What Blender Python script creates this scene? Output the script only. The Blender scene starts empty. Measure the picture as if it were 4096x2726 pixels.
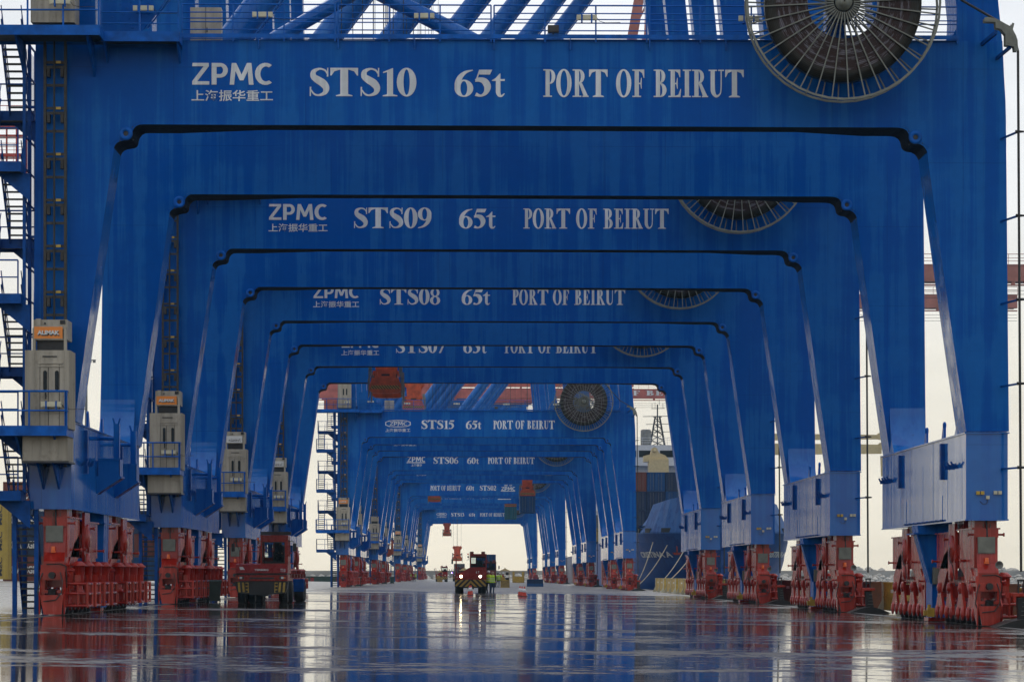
import bpy, math, random
from math import radians as R, sin, cos, tan, atan, pi
from mathutils import Vector, Matrix
random.seed(7)
scene = bpy.context.scene
col = scene.collection

# ------------------------------------------------------------------ camera, world, sun, exposure
FOC = 11378.0            # focal length in photograph pixels (100 mm lens on 36 mm)
YAW = 0.01442            # quay runs slightly to the left of the lens axis
EYE = 1.49
cam_d = bpy.data.cameras.new("camera"); cam = bpy.data.objects.new("camera", cam_d); col.objects.link(cam)
cam_d.sensor_width = 36; cam_d.lens = 100; cam_d.shift_y = 935 / 4096.0
cam_d.clip_start = 1; cam_d.clip_end = 9000
cam.location = (0, 0, EYE); cam.rotation_euler = (R(90), 0, -YAW)
scene.camera = cam

world = bpy.data.worlds.new("World"); scene.world = world; world.use_nodes = True
nt = world.node_tree; nt.nodes.clear()
def wn(t, **k):
    n = nt.nodes.new(t)
    for a, b in k.items(): setattr(n, a, b)
    return n
SUN_EL, SUN_AZ = R(48), R(-28)          # behind thin cloud, ahead and a little to the left
sky = wn('ShaderNodeTexSky', sky_type='NISHITA'); sky.sun_disc = False
sky.sun_elevation = SUN_EL; sky.sun_rotation = SUN_AZ; sky.air_density = 1.2; sky.dust_density = 4.0
tc = wn('ShaderNodeTexCoord'); sp = wn('ShaderNodeSeparateXYZ'); nt.links.new(tc.outputs['Generated'], sp.inputs[0])
ramp = wn('ShaderNodeValToRGB'); nt.links.new(sp.outputs['Z'], ramp.inputs[0])
el = ramp.color_ramp.elements
el[0].position = 0.0; el[0].color = (0.85, 0.775, 0.625, 1)
el[1].position = 1.0; el[1].color = (0.80, 0.84, 0.90, 1)
for p, c in ((0.07, (0.87, 0.82, 0.71, 1)), (0.13, (0.84, 0.845, 0.845, 1)), (0.2, (0.82, 0.845, 0.885, 1)), (0.45, (0.72, 0.77, 0.85, 1))):
    e = el.new(p); e.color = c
mp = wn('ShaderNodeMapping'); mp.inputs['Scale'].default_value = (3, 3, 16.0); nt.links.new(tc.outputs['Generated'], mp.inputs[0])
no = wn('ShaderNodeTexNoise'); no.inputs['Scale'].default_value = 1.6; no.inputs['Detail'].default_value = 7; no.inputs['Roughness'].default_value = .55
nt.links.new(mp.outputs[0], no.inputs['Vector'])
mr = wn('ShaderNodeMapRange'); mr.inputs[1].default_value = .3; mr.inputs[2].default_value = .75; mr.inputs[3].default_value = 10.3; mr.inputs[4].default_value = 12.9
nt.links.new(no.outputs[0], mr.inputs[0])
vm = wn('ShaderNodeVectorMath', operation='SCALE'); nt.links.new(ramp.outputs[0], vm.inputs[0]); nt.links.new(mr.outputs[0], vm.inputs['Scale'])
mx = wn('ShaderNodeMix', data_type='RGBA'); mx.inputs[0].default_value = 0.93   # cloud cover
nt.links.new(sky.outputs[0], mx.inputs[6]); nt.links.new(vm.outputs[0], mx.inputs[7])
bg = wn('ShaderNodeBackground'); bg.inputs['Strength'].default_value = 0.1
out = wn('ShaderNodeOutputWorld'); nt.links.new(mx.outputs[2], bg.inputs[0]); nt.links.new(bg.outputs[0], out.inputs[0])

sun_d = bpy.data.lights.new("sun", 'SUN'); sun = bpy.data.objects.new("sun", sun_d); col.objects.link(sun)
sun_d.energy = 0.8; sun_d.angle = R(14); sun_d.color = (1, .96, .9)
_d = Vector((sin(SUN_AZ) * cos(SUN_EL), cos(SUN_AZ) * cos(SUN_EL), sin(SUN_EL)))
sun.rotation_euler = _d.to_track_quat('Z', 'Y').to_euler(); sun.location = _d * 300

scene.view_settings.view_transform = 'Standard'; scene.view_settings.look = 'None'
scene.view_settings.exposure = 0.0; scene.view_settings.gamma = 1.0
scene.render.engine = 'CYCLES'
scene.cycles.max_bounces = 6; scene.cycles.diffuse_bounces = 3; scene.cycles.glossy_bounces = 4
scene.cycles.volume_bounces = 0; scene.cycles.use_denoising = True; scene.cycles.caustics_reflective = False
scene.cycles.use_adaptive_sampling = True; scene.cycles.adaptive_threshold = 0.02

# ------------------------------------------------------------------ photograph pixel -> place at distance Y
def PX(px, Y): return Y * tan(YAW + atan((px - 2048) / FOC))
def PZ(px, py, Y):
    x = PX(px, Y); return EYE + (2298 - py) / FOC * (x * sin(YAW) + Y * cos(YAW))
def GZ(x):                                  # the apron falls gently towards the sea
    if x < -15: return 0.183 + 0.012 * 1.5 + (-15 - x) * 0.020
    return 0.183 - 0.012 * (x + 13.5)

# ------------------------------------------------------------------ materials
MATS = {}
def newmat(name):
    m = bpy.data.materials.new(name); m.use_nodes = True; MATS[name] = m
    return m, m.node_tree, m.node_tree.nodes['Principled BSDF']
def N(t, ty, **k):
    n = t.nodes.new(ty)
    for a, b in k.items():
        if a in n.inputs: n.inputs[a].default_value = b
        else: setattr(n, a, b)
    return n
def noise(t, scale3, scale=1.0, detail=4, rough=.55, src='pos'):
    if src == 'pos': g = N(t, 'ShaderNodeNewGeometry'); s = g.outputs['Position']
    else: g = N(t, 'ShaderNodeTexCoord'); s = g.outputs['Object']
    m = N(t, 'ShaderNodeMapping'); m.inputs['Scale'].default_value = scale3; t.links.new(s, m.inputs[0])
    n = N(t, 'ShaderNodeTexNoise', Scale=scale, Detail=detail, Roughness=rough); t.links.new(m.outputs[0], n.inputs['Vector'])
    return n.outputs[0]
def rng(t, src, a, b, c=0., d=1., smooth=False):
    m = N(t, 'ShaderNodeMapRange')
    if smooth: m.interpolation_type = 'SMOOTHSTEP'
    for i, v in enumerate((a, b, c, d)): m.inputs[i + 1].default_value = v
    t.links.new(src, m.inputs[0]); return m.outputs[0]
def mixc(t, fac, a, b, mode='MIX'):
    m = N(t, 'ShaderNodeMix', data_type='RGBA', blend_type=mode)
    for sck, v in ((0, fac), (6, a), (7, b)):
        if hasattr(v, 'links'): t.links.new(v, m.inputs[sck])
        elif sck == 0: m.inputs[0].default_value = v
        else: m.inputs[sck].default_value = (*v, 1)
    return m.outputs[2]
def math_(t, op, a, b):
    m = N(t, 'ShaderNodeMath', operation=op)
    for i, v in enumerate((a, b)):
        if hasattr(v, 'links'): t.links.new(v, m.inputs[i])
        else: m.inputs[i].default_value = v
    return m.outputs[0]
def bump(t, b, h, strength, dist=.02):
    n = N(t, 'ShaderNodeBump', Strength=strength, Distance=dist); t.links.new(h, n.inputs['Height']); t.links.new(n.outputs[0], b.inputs['Normal'])

def plain(name, c, rough=.5, var=.25, metal=0., scale=3., spec=.5):
    m, t, b = newmat(name)
    n = noise(t, (1, 1, 1), scale, 5)
    lo = tuple(v * (1 - var) for v in c); hi = tuple(min(1, v * (1 + var)) for v in c)
    t.links.new(mixc(t, rng(t, n, .3, .7), lo, hi), b.inputs['Base Color'])
    t.links.new(rng(t, noise(t, (1, 1, 1), scale * 2.3, 3), .3, .7, max(.03, rough - .1), min(1, rough + .1)), b.inputs['Roughness'])
    b.inputs['Metallic'].default_value = metal; b.inputs['Specular IOR Level'].default_value = spec
    return m

def steel_paint(name, dark, pale, rough=.32, seams=True, soot=.5, spec=.3, bmp=.2, rvar=.1):
    """painted steel in rain: wet saturated runs between paler dry film, weld seams, dirt"""
    m, t, b = newmat(name)
    st = noise(t, (1.7, 1.7, .045), 1.0, 6, .6)                     # broad vertical runs
    fine = noise(t, (7, 7, .16), 1.0, 5, .65)
    blot = noise(t, (.22, .3, .42), 1.0, 4, .55)
    mixd = math_(t, 'ADD', math_(t, 'MULTIPLY', st, .62), math_(t, 'MULTIPLY', blot, .38))
    wet = rng(t, math_(t, 'ADD', mixd, math_(t, 'MULTIPLY', math_(t, 'SUBTRACT', fine, .5), .22)), .45, .555, 0, 1, True)
    c = mixc(t, wet, pale, dark)
    pit = noise(t, (1.1, 1.1, 1.1), 2.2, 8, .7)
    c = mixc(t, math_(t, 'MULTIPLY', rng(t, pit, .35, .7), .25), c, tuple(v * .6 for v in dark))
    run = rng(t, noise(t, (3.2, 3.2, .05), 1.0, 3, .5), .66, .74, 0, soot, True)
    c = mixc(t, run, c, tuple(v * .45 + .004 for v in dark))
    if seams:
        g = N(t, 'ShaderNodeNewGeometry'); s = N(t, 'ShaderNodeSeparateXYZ'); t.links.new(g.outputs['Position'], s.inputs[0])
        w = None
        for ax, per, off in (('Z', 3.07, .4), ('X', 4.3, 1.1)):
            md = math_(t, 'FLOORED_MODULO', math_(t, 'ADD', s.outputs[ax], off), per)
            ln = math_(t, 'LESS_THAN', md, .022)
            w = ln if w is None else math_(t, 'MAXIMUM', w, ln)
        w = math_(t, 'MULTIPLY', w, rng(t, noise(t, (.3, .3, .3), 1.0, 2), .42, .55))
        c = mixc(t, math_(t, 'MULTIPLY', w, .45), c, tuple(v * .35 for v in dark))
    t.links.new(c, b.inputs['Base Color'])
    r = math_(t, 'ADD', rng(t, wet, 0, 1, rough + rvar, rough), math_(t, 'MULTIPLY', pit, rvar))
    t.links.new(r, b.inputs['Roughness'])
    h = noise(t, (.55, .55, .25), 1.0, 3, .5)
    bump(t, b, h, bmp, .03); b.inputs['Specular IOR Level'].default_value = spec
    return m

BLUE = steel_paint('crane_blue_paint', (.0002, .076, .36), (.008, .115, .405), .20, spec=.06, bmp=.08, rvar=.06, soot=.25)
SILLB = steel_paint('sill_blue_paint', (.002, .096, .39), (.010, .128, .43), .05, spec=.36, bmp=.03, rvar=.04)
REDM = steel_paint('bogie_red_paint', (.275, .013, .007), (.40, .032, .019), .14, seams=False, soot=.8, spec=.4, bmp=.12)
TUBEB = steel_paint('brace_tube_blue', (.002, .105, .42), (.02, .15, .47), .22, seams=False, soot=.3, spec=.35, bmp=.05)
INNERB = plain('leg_inner_blue', (.003, .105, .40), .16, .12, scale=.5, spec=.42)
SOFFIT = plain('underside_shade', (.012, .019, .035), .75, .3, spec=.05)  # shade under beam and haunches put into the colour as near-black
RAILB = plain('walkway_blue_paint', (.002, .088, .38), .4, .3, spec=.15)
STAIRB = plain('stair_blue_paint', (.001, .055, .24), .45, .3, spec=.15)
TREAD = plain('grating', (.030, .032, .030), .6, .3)
BLACK = plain('black_rubber', (.010, .010, .011), .5, .3)
DARK = plain('dark_steel', (.022, .022, .026), .45, .3)
GREY = plain('galvanised_grey', (.16, .16, .15), .45, .25, .3)
OLIVE = plain('olive_galvanised', (.145, .15, .125), .45, .25, .0)
BRACK = plain('weathered_steel', (.036, .032, .028), .6, .5, .2, 6)
WHITE = steel_paint('white_lettering_paint', (.56, .58, .60), (.74, .76, .78), .4, seams=True, soot=.25)
LAMPC = plain('lamp_housing_cream', (.52, .49, .36), .4, .1)
YEL = plain('yellow_paint', (.42, .27, .03), .45, .3)
MUSTY = plain('mustard_paint', (.34, .21, .04), .5, .35)
ORANGE = plain('spreader_orange', (.52, .085, .02), .45, .35, scale=2)
SIGNO = plain('sign_orange', (.72, .22, .025), .4, .06)
SIGNW = plain('sign_white', (.62, .62, .6), .4, .06)
GLASS = None
m, t, b = newmat('dark_window_glass'); GLASS = m
b.inputs['Base Color'].default_value = (.015, .02, .024, 1); b.inputs['Roughness'].default_value = .12; b.inputs['Specular IOR Level'].default_value = .12
TRED = plain('truck_red_paint', (.24, .012, .008), .3, .2, spec=.3)
TREDD = plain('truck_dark_red_paint', (.13, .012, .009), .35, .25)
PINKR = plain('faded_red_crane_paint', (.40, .095, .070), .5, .25, scale=.8)
BROWNR = plain('brown_red_boom_paint', (.36, .135, .105), .5, .2, scale=.6)
TYRE = plain('tyre_rubber', (.012, .012, .012), .6, .3)
HIVIS = plain('hi_vis_yellow', (.50, .72, .03), .7, .1)
HIVISO = plain('hi_vis_orange', (.75, .12, .03), .7, .1)
SILV = plain('reflective_tape', (.6, .62, .6), .4, .05)
SKIN = plain('skin', (.33, .18, .12), .55, .1)
JEAN = plain('blue_denim', (.03, .055, .11), .85, .3)
CLOTH = plain('dark_cloth', (.012, .013, .017), .85, .3)
CONER = plain('cone_orange_red', (.65, .05, .018), .5, .1)
CONEW = plain('cone_white_sleeve', (.75, .75, .74), .4, .06)
BING = plain('bin_green', (.012, .035, .026), .45, .25)
SHIPB = steel_paint('ship_hull_blue', (.006, .048, .22), (.016, .08, .28), .35, seams=False, soot=.8)
SHIPL = steel_paint('ship_upper_blue', (.006, .055, .21), (.03, .11, .30), .4, seams=False, soot=.6)
SHIPW = plain('ship_white', (.62, .63, .64), .45, .1)
CREAM = plain('deck_crane_cream', (.58, .46, .24), .5, .12)
STONE = plain('breakwater_concrete', (.30, .27, .235), .85, .3, scale=.12)
ROCK = plain('boulder_rock', (.42, .38, .33), .9, .35, scale=.4)

def rgbmat(name, c, rough=.4, e=None, es=0):
    m, t, b = newmat(name); b.inputs['Base Color'].default_value = (*c, 1); b.inputs['Roughness'].default_value = rough
    if e: b.inputs['Emission Color'].default_value = (*e, 1); b.inputs['Emission Strength'].default_value = es
    return m
AMBER = rgbmat('amber_beacon', (.62, .10, .01), .3, (1, .18, .02), .06)
HEADL = rgbmat('headlight_lit', (.9, .8, .6), .2, (1, .80, .45), 32)
HEADW = rgbmat('headlight_white_lit', (.9, .9, .9), .2, (1, .9, .7), 12)
VIOL = rgbmat('violet_lamp', (.2, .15, .9), .2, (.25, .15, 1), 30)
REDL = rgbmat('red_lamp', (.7, .03, .02), .3, (1, .05, .03), 1.2)

# beige lift cladding with dirty vertical panels
m, t, b = newmat('beige_cladding'); BEIGE = m
c = mixc(t, rng(t, noise(t, (3, 3, .25), 1, 5), .35, .7), (.40, .36, .29), (.24, .215, .17))
c = mixc(t, rng(t, noise(t, (2, 2, 2), 2, 7, .7), .55, .75, 0, .6), c, (.12, .10, .08))
t.links.new(c, b.inputs['Base Color']); b.inputs['Roughness'].default_value = .5

# chevron stripes (yellow on black)
def chevron(name, yel, per=.34, slope=1.0, mirror=True, ax='X'):
    m, t, b = newmat(name)
    g = N(t, 'ShaderNodeTexCoord'); s = N(t, 'ShaderNodeSeparateXYZ'); t.links.new(g.outputs['Object'], s.inputs[0])
    x = s.outputs[ax]
    if mirror: x = math_(t, 'ABSOLUTE', x, 0)
    v = math_(t, 'ADD', math_(t, 'MULTIPLY', x, slope), s.outputs['Z'])
    f = math_(t, 'LESS_THAN', math_(t, 'FLOORED_MODULO', v, per), per * .5)
    c = mixc(t, f, (.012, .012, .012), yel)
    c = mixc(t, rng(t, noise(t, (1, 1, 1), 5, 6, .7), .5, .75, 0, .6), c, (.03, .025, .02))
    t.links.new(c, b.inputs['Base Color']); b.inputs['Roughness'].default_value = .5
    return m
CHEV = chevron('yellow_black_chevrons', (.42, .25, .03), .42)
CHEVF = chevron('fine_yellow_black_chevrons', (.55, .36, .08), .16)
CHEVS = chevron('spreader_stripes', (.45, .27, .05), .2, 1.0, False)

# containers: corrugation in mesh, colour per material
def contmat(name, c): return steel_paint(name, tuple(v * .8 for v in c), c, .45, seams=False, soot=.8)
C_YEL = contmat('container_yellow', (.42, .30, .06)); C_NAVY = contmat('container_navy', (.018, .035, .085))
C_BLUE = contmat('container_blue', (.012, .07, .20)); C_BRN = contmat('container_brown', (.17, .05, .035))
C_TEAL = contmat('container_teal', (.02, .13, .17)); C_GREY = contmat('container_grey', (.15, .155, .16))

# cable coil: rings of dark red cable, wet sheen painted into the colour as grey patches
m, t, b = newmat('wound_cable'); COIL = m
g = N(t, 'ShaderNodeTexCoord'); ln = N(t, 'ShaderNodeVectorMath', operation='LENGTH'); t.links.new(g.outputs['Object'], ln.inputs[0])
ringf = math_(t, 'FLOORED_MODULO', math_(t, 'MULTIPLY', ln.outputs['Value'], 1 / .055), 1.0)
rr = math_(t, 'ABSOLUTE', math_(t, 'SUBTRACT', ringf, .5), 0)
s = N(t, 'ShaderNodeSeparateXYZ'); t.links.new(g.outputs['Object'], s.inputs[0])
ang = N(t, 'ShaderNodeMath', operation='ARCTAN2'); t.links.new(s.outputs['Z'], ang.inputs[0]); t.links.new(s.outputs['X'], ang.inputs[1])
cb = N(t, 'ShaderNodeCombineXYZ'); t.links.new(math_(t, 'MULTIPLY', ang.outputs[0], 1.6), cb.inputs[0]); t.links.new(math_(t, 'MULTIPLY', ln.outputs['Value'], 5.5), cb.inputs[1])
nz = N(t, 'ShaderNodeTexNoise', Scale=1.5, Detail=6, Roughness=.7); t.links.new(cb.outputs[0], nz.inputs['Vector'])
c = mixc(t, rng(t, nz.outputs[0], .50, .58, 0, 1, True), (.026, .008, .007), (.13, .118, .14))
outer = rng(t, ln.outputs['Value'], 2.16, 2.22)
c = mixc(t, outer, c, (.022, .020, .016)); b.inputs['Specular IOR Level'].default_value = .2
c = mixc(t, rng(t, rr, .28, .5), c, (.004, .003, .003))
t.links.new(c, b.inputs['Base Color']); b.inputs['Roughness'].default_value = .35
bump(t, b, rr, -.5, .02)

# wet concrete apron
m, t, b = newmat('wet_apron_concrete'); APRON = m
def warped(scale3, detail, rough, amt):
    gg = N(t, 'ShaderNodeNewGeometry'); w = N(t, 'ShaderNodeTexNoise', Scale=.11, Detail=3, Roughness=.5); t.links.new(gg.outputs['Position'], w.inputs['Vector'])
    cbx = N(t, 'ShaderNodeCombineXYZ'); t.links.new(math_(t, 'MULTIPLY', math_(t, 'SUBTRACT', w.outputs[0], .5), amt), cbx.inputs[1])
    va = N(t, 'ShaderNodeVectorMath', operation='ADD'); t.links.new(gg.outputs['Position'], va.inputs[0]); t.links.new(cbx.outputs[0], va.inputs[1])
    mm = N(t, 'ShaderNodeMapping'); mm.inputs['Scale'].default_value = scale3; t.links.new(va.outputs[0], mm.inputs[0])
    nn = N(t, 'ShaderNodeTexNoise', Scale=1.0, Detail=detail, Roughness=rough); t.links.new(mm.outputs[0], nn.inputs['Vector']); return nn.outputs[0]
n1 = warped((.05, .14, 1), 5, .6, 9); n2 = warped((.55, .75, 1), 7, .65, 5); n3 = noise(t, (1.2, 1.4, 1), 1.0, 7, .7); n4 = warped((2.6, 2.6, 1), 5, .65, 2)
g = N(t, 'ShaderNodeNewGeometry'); s = N(t, 'ShaderNodeSeparateXYZ'); t.links.new(g.outputs['Position'], s.inputs[0])
mixn = math_(t, 'ADD', math_(t, 'ADD', math_(t, 'MULTIPLY', n1, .46), math_(t, 'MULTIPLY', n2, .30)), math_(t, 'MULTIPLY', n4, .24))
dry = rng(t, mixn, .504, .584, 0, 1, True)                     # damp ridges between sheets of standing water
edge = math_(t, 'ADD', s.outputs['Y'], math_(t, 'MULTIPLY', math_(t, 'SUBTRACT', n1, .5), 120))
far = rng(t, edge, 205, 270, 0, .95, True)                     # the water has run off farther along
left = rng(t, s.outputs['X'], -13.6, -20, 0, .55, True)
dry2 = math_(t, 'MINIMUM', math_(t, 'ADD', math_(t, 'ADD', dry, math_(t, 'MULTIPLY', far, rng(t, n2, .3, .62, .55, 1.1))), left), 1.0)
c = mixc(t, dry2, (.026, .022, .018), mixc(t, math_(t, 'MAXIMUM', far, left), (.135, .12, .105), (.31, .285, .255)))
c = mixc(t, math_(t, 'MULTIPLY', rng(t, n3, .4, .75), .5), c, (.02, .02, .02))
joint = math_(t, 'LESS_THAN', math_(t, 'FLOORED_MODULO', s.outputs['X'], 5.2), .03)
c = mixc(t, math_(t, 'MULTIPLY', joint, .6), c, (.012, .012, .012))
t.links.new(c, b.inputs['Base Color'])
rgh = math_(t, 'ADD', rng(t, dry2, 0, 1, .03, .36), rng(t, n3, .3, .8, 0, .06))
t.links.new(rgh, b.inputs['Roughness'])
hh = math_(t, 'ADD', math_(t, 'MULTIPLY', noise(t, (1.1, 1.7, 1), 1.0, 6, .6), .6), math_(t, 'MULTIPLY', noise(t, (5, 9, 1), 1.0, 4, .6), math_(t, 'MULTIPLY', dry2, .5)))
bump(t, b, hh, .115, .02)
b.inputs['Specular IOR Level'].default_value = .45

m, t, b = newmat('harbour_water'); WATER = m
b.inputs['Base Color'].default_value = (.03, .05, .055, 1); b.inputs['Roughness'].default_value = .12
bump(t, b, noise(t, (.5, .5, .5), 1.0, 5, .6), .5, .2)

# ------------------------------------------------------------------ mesh builder
class MB:
    def __init__(s): s.v = []; s.f = []; s.sm = []; s.mi = []
    def add(s, vs, fs, smooth=False, mi=0):
        o = len(s.v); s.v += [tuple(v) for v in vs]
        for f in fs: s.f.append(tuple(i + o for i in f)); s.sm.append(smooth); s.mi.append(mi)
        return s
    def box(s, x0, x1, y0, y1, z0, z1, mi=0):
        vs = [(x, y, z) for z in (z0, z1) for y in (y0, y1) for x in (x0, x1)]
        return s.add(vs, [(0, 2, 3, 1), (4, 5, 7, 6), (0, 1, 5, 4), (2, 6, 7, 3), (0, 4, 6, 2), (1, 3, 7, 5)], mi=mi)
    def cbox(s, c, d, mi=0):
        return s.box(c[0] - d[0] / 2, c[0] + d[0] / 2, c[1] - d[1] / 2, c[1] + d[1] / 2, c[2] - d[2] / 2, c[2] + d[2] / 2, mi)
    def bar(s, p, q, w, h, mi=0, up=(0, 0, 1)):
        p = Vector(p); q = Vector(q); d = (q - p).normalized(); u = Vector(up)
        if abs(d.dot(u)) > .98: u = Vector((0, 1, 0))
        a = d.cross(u).normalized() * w / 2; b_ = a.cross(d).normalized() * h / 2
        vs = [e + sa * a + sb * b_ for e in (p, q) for sa, sb in ((-1, -1), (1, -1), (1, 1), (-1, 1))]
        return s.add(vs, [(3, 2, 1, 0), (4, 5, 6, 7), (0, 1, 5, 4), (1, 2, 6, 5), (2, 3, 7, 6), (3, 0, 4, 7)], mi=mi)
    def tube(s, p, q, r, n=8, r2=None, mi=0, caps=True):
        p = Vector(p); q = Vector(q); d = (q - p).normalized(); u = Vector((0, 0, 1)) if abs(d.z) < .9 else Vector((1, 0, 0))
        a = d.cross(u).normalized(); b_ = d.cross(a); r2 = r if r2 is None else r2
        vs = [c + (a * cos(2 * pi * k / n) + b_ * sin(2 * pi * k / n)) * rr for c, rr in ((p, r), (q, r2)) for k in range(n)]
        s.add(vs, [(k, (k + 1) % n, n + (k + 1) % n, n + k) for k in range(n)], True, mi)
        if caps:
            s.add(vs[:n], [tuple(range(n - 1, -1, -1))], False, mi); s.add(vs[n:], [tuple(range(n))], False, mi)
        return s
    def path(s, pts, r, n=6, mi=0):
        for a, b_ in zip(pts, pts[1:]): s.tube(a, b_, r, n, mi=mi)
        return s
    def prism(s, poly, a0, a1, ax='y', mi=0):
        """poly in the plane normal to ax: y -> (x,z), x -> (y,z), z -> (x,y)"""
        def mk(p, a): return {'y': (p[0], a, p[1]), 'x': (a, p[0], p[1]), 'z': (p[0], p[1], a)}[ax]
        n = len(poly); vs = [mk(p, a) for a in (a0, a1) for p in poly]
        return s.add(vs, [tuple(range(n)), tuple(range(2 * n - 1, n - 1, -1))] + [(k, n + k, n + (k + 1) % n, (k + 1) % n) for k in range(n)], mi=mi)
    def lathe(s, c, prof, n=20, ax='z', mi=0, a0=0, a1=2 * pi):
        """prof: list of (radius, height) about axis ax through c"""
        full = abs(a1 - a0 - 2 * pi) < 1e-6; m = n if full else n + 1; vs = []
        for r, h in prof:
            for k in range(m):
                a = a0 + (a1 - a0) * k / n; u, w = r * cos(a), r * sin(a)
                vs.append({'z': (c[0] + u, c[1] + w, c[2] + h), 'y': (c[0] + u, c[1] + h, c[2] + w), 'x': (c[0] + h, c[1] + u, c[2] + w)}[ax])
        fs = [(i * m + k, i * m + (k + 1) % m, (i + 1) * m + (k + 1) % m, (i + 1) * m + k) for i in range(len(prof) - 1) for k in range(n)]
        return s.add(vs, fs, True, mi)
    def strip(s, A, B, mi=0, smooth=False):
        n = len(A); return s.add(list(A) + list(B), [(k, k + 1, n + k + 1, n + k) for k in range(n - 1)], smooth, mi)
    def build(s, name, mats, parent=None, off=(0, 0, 0), loc=None):
        me = bpy.data.meshes.new(name)
        me.from_pydata([(x - off[0], y - off[1], z - off[2]) for x, y, z in s.v], [], s.f)
        if not isinstance(mats, (list, tuple)): mats = [mats]
        for m_ in mats: me.materials.append(m_)
        me.polygons.foreach_set('use_smooth', s.sm); me.polygons.foreach_set('material_index', s.mi)
        me.update()
        import bmesh
        bm = bmesh.new(); bm.from_mesh(me); bmesh.ops.recalc_face_normals(bm, faces=bm.faces); bm.to_mesh(me); bm.free()
        o = bpy.data.objects.new(name, me); col.objects.link(o)
        if parent: o.parent = parent
        if loc: o.location = loc
        return o

def tag(o, label=None, cat=None, group=None, kind=None):
    if label: o['label'] = label
    if cat: o['category'] = cat
    if group: o['group'] = group
    if kind: o['kind'] = kind
    return o
def empty(name, loc, rz=0, label=None, cat=None, group=None):
    o = bpy.data.objects.new(name, None); col.objects.link(o); o.location = loc; o.rotation_euler = (0, 0, rz); o.empty_display_size = .3
    return tag(o, label, cat, group)
def kids(o): return KIDS.get(o.name, [])
KIDS = {}
def reindex():
    KIDS.clear()
    for o in bpy.data.objects:
        if o.parent: KIDS.setdefault(o.parent.name, []).append(o)
def copy_tree(o, parent=None, skip=()):
    c_ = o.copy(); col.objects.link(c_); c_.parent = parent
    for ch in kids(o):
        if ch.name.split('.')[0] in skip: continue
        copy_tree(ch, c_, skip)
    return c_

# ------------------------------------------------------------------ lettering
def ell(cx, cy, rx, ry, a0, a1, n=18): return [(cx + rx * cos(a0 + (a1 - a0) * k / n), cy + ry * sin(a0 + (a1 - a0) * k / n)) for k in range(n + 1)]
def ring(cx, cy, rx, ry, ix, iy, a0=0, a1=360, n=26, icx=None):
    a0, a1 = R(a0), R(a1); return ('s', ell(cx, cy, rx, ry, a0, a1, n), ell(cx if icx is None else icx, cy, ix, iy, a0, a1, n))
def rc(x0, y0, x1, y1): return ('p', [(x0, y0), (x1, y0), (x1, y1), (x0, y1)])
def po(*p): return ('p', list(p))
def stroke(pts, sub=5):
    P = [Vector((x, y, w)) for x, y, w in pts]; Q = []
    for i in range(len(P) - 1):
        p0 = P[max(0, i - 1)]; p1 = P[i]; p2 = P[i + 1]; p3 = P[min(len(P) - 1, i + 2)]
        for k in range(sub):
            u = k / sub
            Q.append(.5 * ((2 * p1) + (p2 - p0) * u + (2 * p0 - 5 * p1 + 4 * p2 - p3) * u * u + (3 * p1 - p0 - 3 * p2 + p3) * u ** 3))
    Q.append(P[-1]); A = []; B = []
    for i, q in enumerate(Q):
        d = Q[min(i + 1, len(Q) - 1)] - Q[max(0, i - 1)]; n_ = Vector((-d.y, d.x)).normalized() * q.z / 2
        A.append((q.x + n_.x, q.y + n_.y)); B.append((q.x - n_.x, q.y - n_.y))
    return ('s', A, B)
SIX = [ring(.315, .31, .315, .32, .115, .27), stroke([(.10, .36, .19), (.115, .54, .2), (.2, .74, .17), (.38, .91, .1), (.62, .985, .03)])]
def flip(g_, w):
    r_ = []
    for p in g_: r_.append(tuple([p[0]] + [[(w - x, 1 - y) for x, y in q] for q in p[1:]]))
    return r_
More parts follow.
